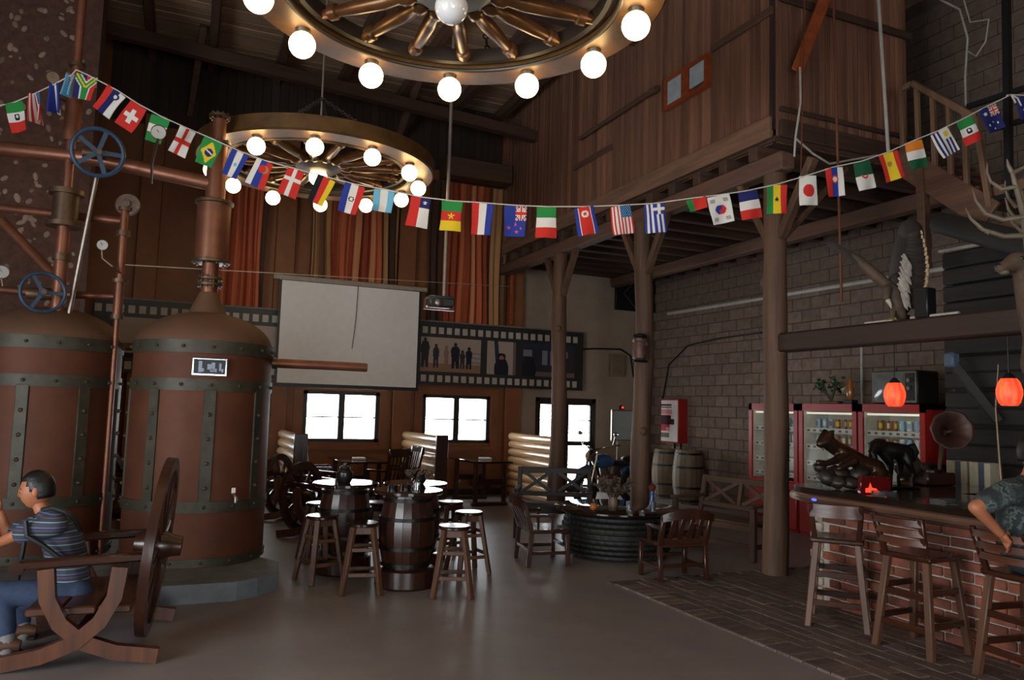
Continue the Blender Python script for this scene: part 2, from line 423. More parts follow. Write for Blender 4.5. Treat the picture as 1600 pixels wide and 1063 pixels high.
for s in (-1, 1):
    xc = (d0+d1)/2+s*.325
    lf = obj('door_leaf', MB().box((xc-.29, YB+.05, .92), (.08, .06, 1.8)).box((xc+.29, YB+.05, .92), (.08, .06, 1.8)).box((xc, YB+.05, .07), (.52, .06, .14)).box((xc, YB+.05, .98), (.52, .06, .09)).box((xc, YB+.05, 1.79), (.52, .06, .06)), m_frame, dr, smooth=False)
    obj('glazing_bar', MB().box((xc, YB+.05, 1.45), (.5, .03, .02)), m_frame, lf, smooth=False)
    for z0, z1 in ((.14, .94), (1.03, 1.44), (1.46, 1.76)): obj('pane', MB().box((xc, YB+.05, (z0+z1)/2), (.5, .004, z1-z0)), m_glass, lf, smooth=False)
    for k in range(15):
        obj('blind_slat', MB().box((xc, YB+.16, .2+k*.11), (.5, .03, .006), Matrix.Rotation(R_(20), 3, 'X')), m_frame, dr, smooth=False)
struct('baseboard_back', MB().box((.4, 13.97, .05), (12, .05, .1)).box((8.75, 13.97, .05), (1.3, .05, .1)), m_frame, smooth=False)

# ---------------------------------------------------------------- stone-faced side wall
m_stonew = plain('red_brown_render', '#5c3a2e', .9, c2='#3c2720', nscale=10, bump=.5, rand=0)
m_stone = plain('embedded_pebble', '#8d7768', .7, c2='#6f5a4c', nscale=9, rand=.35, bump=.2)
ws = struct('wall_side', MB().box((-3.55, 10.75, ZC/2), (4.9, .5, ZC)), m_stonew, smooth=False)
st = [MB().ball((0, 0, 0), (1, .6, .7), 7, 5).mesh('stone', m_stone) for _ in range(1)][0]
for k in range(190):
    x = rnd.uniform(-2.6, -1.13); z = rnd.uniform(2.0, 6.8); r = rnd.uniform(.018, .05)
    o = obj('stone', st, None, ws, (x, 10.5, z), rot=(0, rnd.uniform(0, 6), 0)); o.scale = (r*rnd.uniform(.8, 1.5), r*.5, r)

# ---------------------------------------------------------------- loft on log posts
lw = struct('wall_loft', MB().box((XP+.08, 10.2, 6.2), (.05, 7.6, 2.8)).box((6.9, 6.42, 6.2), (2.1, .05, 2.8)), m_walld, smooth=False)
pk = MB().box((0, 0, 0), (.03, .084, 2.95), ch=.005).mesh('plank', m_plank, False)
pk2 = MB().box((0, 0, 0), (.084, .03, 2.95), ch=.005).mesh('plank', m_plank, False)
y = 6.47
while y < 14: obj('plank', pk, None, lw, (XP+.04+rnd.uniform(-.008, .008), y, 6.12)); y += .088
x = 5.93
while x < 7.95: obj('plank', pk2, None, lw, (x, 6.38+rnd.uniform(-.006, .006), 6.12)); x += .088
def batten(a, b_, w=.09, th=.04, m=m_beamy, nm='batten'):
    obj(nm, MB().bar(a, b_, th, w, ch=.006), m, lw)
def onloft(px, py, off=.0): q = at(px, py, x=XP-off); return q
for a, b_ in (((1112, 74), (1207, 18)), ((897, 262), (955, 231)), ((1084, 243), (1206, 186))):
    p, q = onloft(*a), onloft(*b_); q.z = p.z = (p.z+q.z)/2; batten(p, q)
batten((XP-.05, 6.36, 4.8), (XP-.05, 13.95, 4.8), .24, .05, m_edge, 'edge_board')
for z, w in ((4.8, .2), (5.02, .05), (6.3, .09)): batten((5.9, 6.33, z), (7.95, 6.33, z), w, .04, m_beamx)
obj('loft_floor', MB().box((7.62, 10.2, 4.68), (3.56, 7.7, .06)), m_beamx, lw, smooth=False)
y = 6.6
while y < 13.9:
    obj('joist', MB().box((0, 0, 0), (3.7, .14, .17), ch=.012), m_beamx, lw, (7.6, y, 4.56), rot=(0, 0, R_(rnd.uniform(-.5, .5)))); y += .52
obj('post_beam', MB().box((0, 0, 0), (.2, 7.8, .2), ch=.02), m_beamy, lw, (XP, 10.05, 4.37))
obj('rear_beam', MB().box((0, 0, 0), (.2, 7.6, .2), ch=.02), m_beamy, lw, (8.4, 10.1, 4.37))
win = obj('loft_window', MB(), None, lw)
m_orange = wood('orange_varnish', '#a5522a', '#6e2f16', .4, 'Y', .15, .05)
m_pale = plain('pale_grey_pane', '#b5bcc4', .35, rand=0)
X_ = XP-.02
def rectframe(mb, y0, y1, z0, z1, w, t, xx):
    for a in (y0+w/2, y1-w/2): mb.box((xx, a, (z0+z1)/2), (t, w, z1-z0))
    for a in (z0+w/2, z1-w/2): mb.box((xx, (y0+y1)/2, a), (t, y1-y0-2*w, w))
mb = MB(); rectframe(mb, 7.47, 8.38, 5.69, 6.12, .05, .07, X_); mb.box((X_, 7.93, 5.905), (.06, .14, .33)); win.data = mb.mesh('loft_window', m_orange, False)
obj('window_pane', MB().box((X_-.005, 8.16, 5.905), (.02, .32, .33)), m_pale, win, smooth=False)
obj('window_pane', MB().box((X_-.005, 7.69, 5.93), (.02, .3, .27)), m_pale, win, smooth=False)
p_, q_ = onloft(905, 217, .06), onloft(1026, 138, .06)
obj('wall_rod', MB().tube([p_, p_.lerp(q_, .93), p_.lerp(q_, .94), q_], [.03, .034, .045, .045], 10), m_beamy, lw)

m_bark = wood('log_post_bark', '#71503a', '#2b1c14', .72, 'Z', .5, .12, ns=10)
def logpost(name, label, x, y, h, r, knots):
    t = thing(name, label, 'post', (x, y, 0), group='log posts under the loft')
    pts = []; rs = []
    for i in range(15):
        z = h*i/14; pts.append((.018*math.sin(z*1.9+y), .018*math.cos(z*1.6+x), z)); rs.append(r*(1.06-.1*i/14)*(1+.035*math.sin(z*5.1+y)))
    obj('trunk', MB().tube(pts, rs, 14), m_bark, t)
    for z, a in knots: obj('knot', MB().ball((r*.85*math.cos(a), r*.85*math.sin(a), z), (.06, .06, .07), 8, 6), m_bark, t)
    return t
P1 = logpost('log_post', 'thick log post nearest the bar with a knot at beam height', XP, 6.35, 4.27, .125, ((2.35, -1.7), (3.1, 2)))
P2 = logpost('log_post', 'middle log post behind the tire table, with a lantern on it', XP, 8.89, 4.27, .125, ((1.4, -2),))
P3 = logpost('log_post', 'farthest log post standing before the glazed door', XP, 11.4, 4.27, .125, ((3, -2.2),))
for t in (P1, P2, P3):
    for s in (-1, 1): obj('brace', MB().bar((0, s*.08, 3.55), (0, s*.55, 4.3), .09, .1, (1, 0, 0), ch=.012), m_bark, t)
obj('brace', MB().bar((.08, 0, 3.55), (1.05, 0, 4.5), .06, .06, ch=.01), m_bark, P1)
# pale reddish plank and pipes hanging by the loft
t = obj('leaning_plank', MB().bar(at(1296, -20, y=6.1), at(1245, 112, y=6.2), .03, .14, ch=.01), m_orange); tag(t, 'reddish brown plank slanting down across the loft corner', 'plank')
m_white = plain('white_plastic', '#b9b2a8', .5, rand=.05); m_rust = plain('rusty_rod', '#6b3b28', .6, rand=.1)
p, q = at(1372, -10, y=6.0), at(1388, 237, y=6.0); tag(obj('hanging_pipe', MB().tube([p, q], .02, 8), m_white), 'white plastic pipe hanging straight down before the loft', 'pipe')
p, q = at(1302, -10, x=6.4), at(1315, 472, x=6.4); tag(obj('hanging_rod', MB().tube([p, q], .014, 8), m_rust), 'long thin rusty rod hanging down to the eagle, thicker of two', 'rod')
p, q = at(1257, -10, y=6.1), at(1251, 300, y=6.1); tag(obj('hanging_rod', MB().tube([p, q], .008, 6), m_rust), 'thin brown rod hanging close beside the loft corner', 'rod')
tag(obj('wall_pipe', MB().tube([(XR-.05, 13.3, 3.72), (XR-.05, 10, 3.7), (XR-.05, 5.9, 3.68)], .035, 8), m_white), 'white pipe running level along the concrete block wall', 'pipe')
pts = [at(*q, y=6.1) for q in ((1250, 105), (1251, 160), (1243, 215), (1241, 245))]; tag(obj('cable', MB().tube(pts, .012, 6), m_white), 'white cable hanging from the slanting plank at the loft corner', 'cable')
pts = [at(*q, y=6.2) for q in ((1243, 216), (1270, 240), (1296, 256), (1330, 250), (1370, 243))]; tag(obj('cable', MB().tube(pts, .012, 6), m_white), 'pale cable looping along the lower edge of the loft side', 'cable')
# ---------------------------------------------------------------- copper stills
m_cop = plain('aged_copper', '#653a27', .6, metal=.2, spec=.25, c2='#4b2b1e', nscale=3, contrast=.8, rand=.03, bump=.04)
m_copd = plain('dull_copper_dome', '#6c4b38', .68, metal=.2, spec=.3, c2='#574032', nscale=3.5, contrast=.8, rand=.02, bump=.04)
m_band = plain('verdigris_band', '#474233', .55, metal=.3, c2='#322e24', nscale=9, rand=.05, bump=.08)
m_pipe = plain('copper_pipe', '#8a5842', .42, metal=.6, c2='#6f4533', nscale=5, rand=.1)
m_brz = plain('bronze_fitting', '#6e5642', .45, metal=.7, c2='#4c3c2e', nscale=6, rand=.1)
m_steel = plain('worn_steel', '#94877c', .38, metal=.9, rand=.1)
m_blue = plain('blue_enamel', '#27435c', .5, c2='#1a2e40', nscale=8, rand=.1)
m_dial = plain('gauge_dial', '#a39d96', .4, rand=.03)
TZ = .155
pf = at(299, 889, z=TZ); v = Vector((pf.x, pf.y, 0)).normalized(); RT = .645
C2 = Vector((pf.x, pf.y, TZ))+v*RT
q = at(70, 650, z=1.6); v1 = Vector((q.x, q.y, 0)).normalized(); dist = (C2-EYEP).dot(fw)
C1 = at(70, 650, d=dist+.05); C1.z = TZ
# plinth with a clipped corner
e = at(443, 905, z=TZ); l0 = at(330, 912, z=TZ)
poly = [(-4.5, l0.y+.25), (l0.x-1.0, l0.y+.13), (l0.x-.3, l0.y), (l0.x+.2, l0.y), (e.x-.2, l0.y+.1), (e.x, l0.y+.32), (e.x+.05, l0.y+.75), (e.x-.25, l0.y+1.35), (.9, 9.6), (-4.5, 9.6)]
pb = MB().prism([(a, b_, 0) for a, b_ in poly], (0, 0, .0), (0, 0, TZ))
tag(obj('plinth', pb, m_slabc, smooth=False), 'low grey concrete plinth under the two copper stills', 'plinth')

def flange(mb, z, r, h=.035, n=20, bolts=8):
    mb.lathe([(r-.01, z-h/2), (r, z-h/2+.005), (r, z+h/2-.005), (r-.01, z+h/2)], n=n)
    for k in range(bolts):
        a = 2*PI*k/bolts; mb.lathe([(.011, -h/2-.015), (.011, h/2+.015)], (r*.82*math.cos(a), r*.82*math.sin(a), z), 6)
def band(r, z, h, t=.012): return MB().lathe([(r, z-h/2), (r+t, z-h/2), (r+t, z+h/2), (r, z+h/2)], n=48)
def still(name, label, c, a0, plate):
    t = thing(name, label, 'still', c, 0, 'copper stills')
    L = lambda z: z-TZ
    obj('drum', MB().lathe([(RT, 0), (RT, L(.62)), (RT*.995, L(.7)), (RT*.985, L(2.16))], n=56), m_cop, t)
    prof = []
    for i in range(11):
        a = PI/2*i/10; prof.append((max(.13, RT*.985*math.cos(a)), L(2.16)+.36*math.sin(a)))
    obj('dome', MB().lathe(prof, n=56), m_copd, t)
    for z, h in ((.2, .07), (.69, .1), (1.79, .11), (2.14, .12)):
        bd = obj('band', band(RT*(.988 if z > 1 else 1.0), L(z), h), m_band, t)
        rb = MB()
        for k in range(16): rb.ball(((RT+.012)*math.cos(a0+k*PI/8), (RT+.012)*math.sin(a0+k*PI/8), L(z)), .017, 6, 4)
        obj('rivets', rb, m_band, bd, kind='stuff')
    for k in range(8):
        a = a0+k*PI/4; x, y = RT*.995*math.cos(a), RT*.995*math.sin(a)
        sp = MB(); m = Matrix.Rotation(a, 3, 'Z'); sp.box((x, y, L(1.24)), (.02, .105, 1.02), m, ch=.004)
        so = obj('strap', sp, m_band, t)
        for z in (.86, 1.08, 1.3, 1.52): obj('rivet', MB().ball((x*1.018, y*1.018, L(z)), .02, 7, 5), m_brz, so)
    return t
a0 = math.atan2(-v.y, -v.x)
T2 = still('copper_still', 'complete riveted copper still with dark nameplate, beside the projection screen', C2, a0+R_(6), True)
a1 = math.atan2(-C1.y, -C1.x)
T1 = still('copper_still', 'copper still behind the seated man, cut by the picture edge', C1, a1+R_(28), False)
L = lambda z: z-TZ
# nameplate and tap
ap = a0+R_(4); m = Matrix.Rotation(ap, 3, 'Z')
npl = obj('nameplate', MB().box((RT*math.cos(ap)*1.01, RT*math.sin(ap)*1.01, L(1.955)), (.02, .3, .16), m, ch=.003), plain('chrome_plate', '#c9ccd2', .12, metal=1, rand=0), T2)
m_blk = plain('black_plate', '#101114', .45, rand=0)
mb = MB()
k = RT*1.028; tx = Vector((-math.sin(ap), math.cos(ap), 0)); ce_ = Vector((k*math.cos(ap), k*math.sin(ap), L(1.955)))
mb.box(ce_, (.006, .27, .13), m); obj('plate_face', mb, m_blk, npl)
mb = MB()
for s, w_, h_ in ((-.08, .03, .1), (0, .04, .05), (.03, .03, .08), (.09, .02, .07)):
    mb.box(ce_+tx*s+Vector((math.cos(ap), math.sin(ap), 0))*.004, (.003, w_, h_), m)
    mb.box(ce_+tx*(s+.02)+Vector((math.cos(ap), math.sin(ap), 0))*.004+Vector((0, 0, -.03)), (.003, w_*.8, .03), m)
obj('etched_marks', mb, plain('pale_etching', '#9aa4b8', .4, rand=0), npl)
ag = a0+R_(27); g = Vector((math.cos(ag), math.sin(ag), 0))
tp = MB().tube([g*RT+Vector((0, 0, L(.8))), g*(RT+.07)+Vector((0, 0, L(.8))), g*(RT+.1)+Vector((0, 0, L(.77))), g*(RT+.1)+Vector((0, 0, L(.73)))], .015, 8).bar(g*(RT+.05)+Vector((0, 0, L(.81))), g*(RT+.05)+Vector((0, 0, L(.86))), .012, .035)
obj('tap', tp, m_steel, T2, label='bright steel tap')
def column(t, specs, base='neck'):
    """specs: (part name, [(r,z)..] or ('fl', z, r))"""
    for s in specs:
        if s[0] == 'flange':
            mb = MB(); flange(mb, L(s[1]), s[2], bolts=10); obj('flange', mb, m_brz, t)
        else: obj(s[0], MB().lathe([(r, L(z)) for r, z in s[2]], n=24), s[1], t)
column(T2, [('neck', m_copd, [(.2, 2.47), (.17, 2.53), (.11, 2.66), (.085, 2.72)]), ('flange', 2.8, .125), ('flange', 2.86, .12), ('lower_pipe', m_pipe, [(.08, 2.7), (.08, 3.05)]), ('flange', 3.03, .185),
            ('condenser', m_pipe, [(.16, 3.02), (.16, 3.62)]), ('flange', 3.63, .185), ('riser_pipe', m_pipe, [(.095, 3.62), (.095, 4.25)]), ('flange', 4.25, .125), ('upper_pipe', m_pipe, [(.065, 4.2), (.065, 4.5)]), ('flange', 4.53, .105)])
# discharge pipe towards the screen
zp = 2.05
pp = MB().tube([(RT*.9, 0, L(zp)), (RT+.98, .03, L(zp))], .048, 14); po = obj('outlet_pipe', pp, m_pipe, T2)
obj('band', MB().lathe([(.06, -.02), (.06, .02)], (RT+.02, 0, L(zp)), 14, (1, 0, 0)), m_brz, T2)
def handwheel(mb, c, ax, R, spokes=5):
    mb.ring(c, R, .019*R/.2, 28, 8, ax); q = Vector((0, 0, 1)).rotation_difference(Vector(ax).normalized())
    for k in range(spokes):
        a = 2*PI*k/spokes+.3; p = q @ Vector((math.cos(a), math.sin(a), 0))
        mb.bar(Vector(c)+p*.02, Vector(c)+p*R, .036*R/.2, .02, ax)
    mb.lathe([(.035, -.03), (.035, .03)], c, 10, ax)
# left-hand column on the first still (its pixel line leaves the photo upwards)
d1 = dist+.0
def onC(px, py): q = at(px, py, d=d1); return q
zc = lambda py, px=110: at(px, py, d=d1).z
# pipework standing behind the first still: one riser with its fittings
RP = at(95, 440, d=d1); rx = at(102, 330, d=d1); RP = Vector((rx.x, rx.y, 0))
t = thing('riser_column', 'tall copper and steel riser column left of the upper blue handwheel', 'pipe', (RP.x, RP.y, 0), 0, 'distillery pipes')
for nm, m_, pr in (('lower_pipe', m_pipe, [(.062, 2.4), (.062, 3.3)]), ('condenser', m_brz, [(.115, zc(352)), (.115, zc(302))]), ('flange', m_brz, [(.16, zc(356)), (.16, zc(349))]), ('flange', m_brz, [(.155, zc(305)), (.155, zc(297))]),
                   ('upper_pipe', m_pipe, [(.045, zc(300)), (.045, zc(215))]), ('sleeve', m_pipe, [(.075, zc(218)), (.075, zc(118))]), ('flange', m_brz, [(.075, zc(96)), (.075, zc(90))]), ('top_pipe', m_pipe, [(.04, zc(120)), (.04, ZC-.03)]), ('coupling', m_brz, [(.08, 2.95), (.08, 3.02)])):
    obj(nm, MB().lathe(sorted(pr, key=lambda a: a[1]), n=20), m_, t)
# second thin column with the disc, right of it
q = at(190, 400, d=d1+.15); t = thing('feed_pipe', 'thin upright copper pipe between the stills, topped by round rusty disc', 'pipe', (q.x, q.y, 0), 0, 'distillery pipes')
dz = lambda py: at(185, py, d=d1+.15).z
obj('thin_pipe', MB().lathe([(.027, TZ), (.027, dz(490))], n=12), m_pipe, t)
for nm, r, a, b_ in (('sleeve', .045, 495, 440), ('flange', .075, 443, 437), ('upper_pipe', .036, 440, 365), ('flange', .065, 368, 360), ('head', .035, 362, 325), ('flange', .06, 328, 322), ('flange', .06, 500, 493)):
    obj(nm, MB().lathe([(r, dz(a)), (r, dz(b_))], n=16), m_brz if nm == 'flange' else m_pipe, t)
obj('disc', MB().lathe([(.11, -.02), (.115, 0), (.11, .02), (.03, .025), (.03, .05)], (.02, .03, dz(317)), 24, (-.15, -1, .1)), plain('rusty_disc', '#6d584c', .7, metal=.3, c2='#4a3a32', nscale=12), t)
# horizontal runs
def run(label, pts, r, d, fl=(), m_=None):
    P_ = [at(px, py, d=dd) for (px, py), dd in zip(pts, d)]
    if 'ending at the still' in label: P_[-1] = Vector((C2.x, C2.y, P_[-1].z))
    t = thing('copper_pipe', label, 'pipe', P_[0], 0, 'distillery pipes')
    obj('tube', MB().tube([p-P_[0] for p in P_], r, 16), m_ or m_pipe, t); return t, P_
run('thick copper pipe across the top, under the bunting, ending at the still column', [(-60, 226), (150, 248), (330, 274)], .072, [d1+.1, d1+.05, dist], m_=None)
t, P_ = run('middle copper pipe running into the disc-topped thin column', [(-60, 318), (0, 325), (192, 346)], .042, [d1+.3]*3)
t, P_ = run('low copper pipe behind the lower blue handwheel', [(-60, 447), (70, 459), (190, 464)], .038, [d1+.2]*3)
obj('sleeve', MB().tube([P_[1]-P_[0]+Vector((-.02, 0, 0)), P_[1]-P_[0]+Vector((.12, 0, 0))], .06, 14), m_brz, t)
run('short copper pipe joining the two stills behind the thin column', [(176, 541), (222, 543)], .04, [d1+.35, d1+.35])
run('diagonal copper pipe sloping down before the pebbled wall', [(2, 345), (85, 432)], .05, [d1+.4, d1+.3])
t = obj('slanting_rod', MB().tube([at(151, 275, d=d1-.1), at(108, 490, d=d1-.1)], .022, 10), m_steel); tag(t, 'long shiny steel rod slanting below the upper blue handwheel', 'rod')
for (px, py, R, lab, dd, n) in ((153, 238, .215, 'large blue handwheel on the thick upper copper pipe', d1-.3, 5), (67, 457, .175, 'smaller blue handwheel above the cut-off copper still', d1-.55, 3)):
    c = at(px, py, d=dd); t = thing('handwheel', lab, 'valve', c, 0, 'blue valve handwheels'); ax = (EYEP-c).normalized()+Vector((.15, 0, .1))
    mb = MB(); handwheel(mb, (0, 0, 0), ax, R, n); obj('wheel', mb, m_blue, t)
    obj('spindle', MB().tube([ax.normalized()*.06, ax.normalized()*-.2], .022, 10), m_brz, t)
    obj('valve_body', MB().lathe([(.05, -.1), (.06, 0), (.05, .1)], -ax.normalized()*.17, 12, (1, 0, 0)), m_brz, t)
for (px, py, r, lab, dd, tail) in ((3, 425, .07, 'pressure gauge with white dial at the picture edge', d1+.05, [(.0, 0, -.05), (.02, 0, -.14)]), (160, 383, .055, 'small white pressure gauge on bent stem beside thin column', d1, [(0, 0, -.05), (.01, 0, -.13), (.1, 0, -.2), (.2, .1, -.27)]),
                             (248, 207, .066, 'pressure gauge standing before the green and white flag', 6.7, [(0, 0, -.05), (-.05, .35, -.19), (-.06, .8, -.25)]), (83, 121, .06, 'dark pressure gauge near the bunting knot on top riser', d1-.1, [(0, 0, -.05), (.0, .05, -.15), (.1, .1, -.18)])):
    c = at(px, py, d=dd); ax = (EYEP-c).normalized(); t = thing('pressure_gauge', lab, 'gauge', c, 0, 'pressure gauges')
    obj('case', MB().lathe([(r*.8, -.05), (r, -.03), (r, .01), (r*.88, .016)], (0, 0, 0), 20, ax), m_brz, t)
    fc = obj('dial', MB().lathe([(r*.86, .012), (r*.86, .018)], (0, 0, 0), 20, ax), m_dial if 'dark' not in lab else m_brz, t)
    obj('needle', MB().bar(ax*.022, ax*.022+Vector((-r*.35, 0, r*.5)), .008, .004), m_blk, t)
    obj('stem', MB().tube(tail, .012, 6), m_brz, t)
q = C2+Vector((.5, -.42, .75))
# ---------------------------------------------------------------- wagon wheel chandeliers
m_wheel = plain('gold_brown_wheel', '#684824', .42, metal=.25, c2='#48321a', nscale=6, rand=.05)
m_spoke = plain('bronze_spoke', '#6b4526', .3, metal=.4, c2='#3f2816', nscale=6, rand=.12)
m_felloe = plain('dark_felloe', '#33271d', .45, rand=.05)
m_bulb = plain('lit_globe', '#fff0d0', .3, emit=(1.0, .70, .32, 1), es=11.0, rand=0, var=0)
m_opal = plain('unlit_opal_globe', '#cfcfd4', .08, rand=0, var=0, coat=.6)
m_chain = plain('grey_iron_chain', '#4a4038', .6, metal=.4, rand=.05)
m_rope = plain('grey_rod', '#8a7f74', .5, rand=0)
def chandelier(label, c, ph, centre_lit):
    t = thing('wagon_wheel_chandelier', label, 'chandelier', c, 0, 'wagon wheel chandeliers')
    zr = .112
    obj('outer_rim', MB().lathe([(1.08, zr), (1.36, zr), (1.38, zr+.02), (1.38, zr+.17), (1.35, zr+.17), (1.35, zr+.05), (1.08, zr+.05), (1.08, zr)], n=72), m_wheel, t)
    obj('felloe', MB().lathe([(1.0, zr+.03), (1.03, zr+.02), (1.05, zr+.03), (1.05, zr+.13), (1.0, zr+.13), (1.0, zr+.03)], n=72), m_felloe, t)
    obj('hub', MB().lathe([(.0, zr-.02), (.2, zr-.02), (.26, zr+.02), (.3, zr+.03), (.3, zr+.1), (.22, zr+.16), (.0, zr+.18)], n=32), m_felloe, t)
    obj('inner_lip', MB().ring((0, 0, zr-.005), 1.085, .016, 64, 8), m_felloe, t)
    for k in range(16):
        a = ph+(k+.4)*PI/8; u = Vector((math.cos(a), math.sin(a), 0))
        sp = MB().lathe([(.045, .27), (.062, .31), (.064, .36), (.046, .39), (.056, .5), (.048, .75), (.038, .88), (.055, .89), (.057, .945), (.036, .955), (.034, 1.01)], (0, 0, zr+.06), 10, u)
        obj('spoke', sp, m_spoke, t)
    for k in range(12):
        a = ph+k*PI/6; p = Vector((1.2*math.cos(a), 1.2*math.sin(a), 0))
        b_ = obj('globe', MB().ball(p, .093, 20, 14), m_bulb, t, label='lit round globe')
        obj('socket', MB().lathe([(.04, .08), (.05, .095), (.055, zr)], p, 12), m_felloe, b_)
    g = obj('centre_globe', MB().ball((0, 0, .03), .107, 24, 16), m_bulb if centre_lit else m_opal, t)
    obj('socket', MB().lathe([(.045, .11), (.06, .135)], (0, 0, 0), 12), m_felloe, g)
    ap_ = Vector((0, 0, 1.0))
    for k in range(4):
        a = ph+PI/4+k*PI/2; e = Vector((1.2*math.cos(a), 1.2*math.sin(a), zr+.12)); mb = MB(); n = 30
        for i in range(n):
            p = e.lerp(ap_, (i+.5)/n); mb.ring(p, .02, .0065, 8, 5, (ap_-e).cross(Vector((0, 0, 1)) if i % 2 else Vector((.3, .2, 1)).cross(ap_-e)))
        obj('chain', mb, m_chain, t)
    obj('hanging_rod', MB().tube([(0, 0, zr+.1), (0, 0, ZC-c[2]-.02)], .012, 8), m_rope, t)
    return t
chandelier('nearest wagon wheel chandelier with unlit white centre globe, cut by picture top', (1.47, 4.48, 4.16), .2, False)
chandelier('complete wagon wheel chandelier farther away, before the curtains', (1.42, 9.19, 4.32), .33, True)

# ---------------------------------------------------------------- bunting of flags
m_flag = painted('printed_flag', .8)
FC = {k: tuple(.68*c for c in lin(v)[:3])+(1,) for k, v in dict(R='#d8352c', W='#f0e9e0', B='#2f3f9a', N='#262a66', G='#2f8f45', Y='#f0cc2c', K='#1b1b1e', O='#f08a2c', L='#78bede', D='#1f5a3a', T='#b98a4a', P='#e0607a').items()}
def disc(u, v, cx, cy, r): return ((u-cx)**2+((v-cy)*1.4)**2) < r*r       # v runs down; flags hang 1 wide, 1.4 high
def vst(*cs): return lambda u, v: cs[min(int(u*len(cs)), len(cs)-1)]
def hst(*cs): return lambda u, v: cs[min(int(v*len(cs)), len(cs)-1)]
def star(u, v, cx, cy, r):
    x, y = u-cx, (v-cy)*1.4; a = math.atan2(x, -y); q = math.hypot(x, y); f_ = abs(((a/(2*PI/5)+.5) % 1)-.5)*2
    return q < r*(.42+.58*(1-f_)**1.0) if False else q < r*(.38+.62*max(0, 1-f_*1.0)**2*1.0) or q < r*.42
def over(base, *subs):
    def fn(u, v):
        for t_, c in subs:
            if t_(u, v): return c
        return base(u, v)
    return fn
def jack(x0, x1, y0, y1):
    def fn(u, v):
        if not (x0 <= u <= x1 and y0 <= v <= y1): return None
        a, b_ = (u-x0)/(x1-x0)-.5, (v-y0)/(y1-y0)-.5
        if abs(a) < .09 or abs(b_) < .09: return 'R'
        if abs(a) < .17 or abs(b_) < .17: return 'W'
        d = min(abs(a-b_), abs(a+b_))
        return 'R' if d < .05 else 'W' if d < .14 else 'N'
    return fn
def withjack(base, j): return lambda u, v: j(u, v) or base(u, v)
mex = over(hst('G', 'W', 'R'), (lambda u, v: disc(u, v, .5, .5, .16) and not disc(u, v, .5, .47, .07), 'K'))
usa = over(lambda u, v: 'RW'[int(u*13) % 2], (lambda u, v: u > .46 and v < .42 and (int(u*26)+int(v*36)) % 3 == 0, 'L'), (lambda u, v: u > .46 and v < .42, 'N'))
aus = withjack(over(lambda u, v: 'N', *[((lambda cx, cy, r: lambda u, v: star(u, v, cx, cy, r))(*s), 'W') for s in ((.25, .25, .13), (.22, .7, .09), (.5, .62, .08), (.75, .72, .09), (.5, .88, .09))]), jack(.5, 1, 0, .42))
nzl = withjack(over(lambda u, v: 'B', *[((lambda cx, cy, r: lambda u, v: star(u, v, cx, cy, r))(*s), 'P') for s in ((.2, .72, .1), (.52, .6, .09), (.78, .72, .09), (.58, .85, .1))]), jack(.5, 1, 0, .48))
rsa = lambda u, v: (lambda a: 'Y' if a < .05 and v < .5 else 'G' if abs(u-.5) < .12 and v > .4 or a < .17 else 'W' if a < .24 else ('N' if u < .5 else 'R'))(abs(abs(u-.5)-max(0, .5-v)*1.0) if v < .5 else abs(u-.5))
svn = over(vst('R', 'N', 'W'), (lambda u, v: disc(u, v, .62, .22, .1), 'W'), (lambda u, v: disc(u, v, .66, .22, .16), 'N'))
chl = lambda u, v: 'R' if u < .5 else ('W' if star(u, v, .75, .16, .12) else 'N') if v < .33 else 'W'
kor = over(lambda u, v: 'W', (lambda u, v: disc(u, v, .5, .5, .24) and u+.08*math.sin((v-.5)*20) < .5, 'B'), (lambda u, v: disc(u, v, .5, .5, .24), 'R'),
           *[((lambda cx, cy: lambda u, v: abs(u-cx) < .1 and abs(v-cy) < .06 and int((u-cx+v-cy+1)*28) % 2 == 0)(cx, cy), 'K') for cx in (.22, .78) for cy in (.17, .83)])
nko = over(lambda u, v: 'B' if u < .17 or u > .83 else 'W' if u < .23 or u > .77 else 'R', (lambda u, v: star(u, v, .5, .25, .13), 'R'), (lambda u, v: disc(u, v, .5, .25, .18), 'W'))
grc = over(lambda u, v: 'BW'[int(u*9) % 2], (lambda u, v: u > .42 and v < .36 and (abs(u-.71) < .07 or abs(v-.18) < .05), 'W'), (lambda u, v: u > .42 and v < .36, 'B'))
uru = over(lambda u, v: 'WN'[int(u*9) % 2], (lambda u, v: disc(u, v, .74, .2, .15), 'Y'), (lambda u, v: u > .48 and v < .4, 'W'))
bra = over(lambda u, v: 'G', (lambda u, v: disc(u, v, .5, .5, .22) and abs(v-.5-(u-.5)*.3+.02) < .025, 'W'), (lambda u, v: disc(u, v, .5, .5, .22), 'N'), (lambda u, v: abs(u-.5)/.42+abs(v-.5)/.42 < 1, 'Y'))
swi = over(lambda u, v: 'R', (lambda u, v: abs(u-.5) < .12 and abs(v-.5) < .26 or abs(u-.5) < .34 and abs(v-.5) < .09, 'W'))
eng = over(lambda u, v: 'W', (lambda u, v: abs(u-.5) < .1 or abs(v-.5) < .07, 'R'))
dnk = over(lambda u, v: 'R', (lambda u, v: abs(u-.5) < .1 or abs(v-.38) < .07, 'W'))
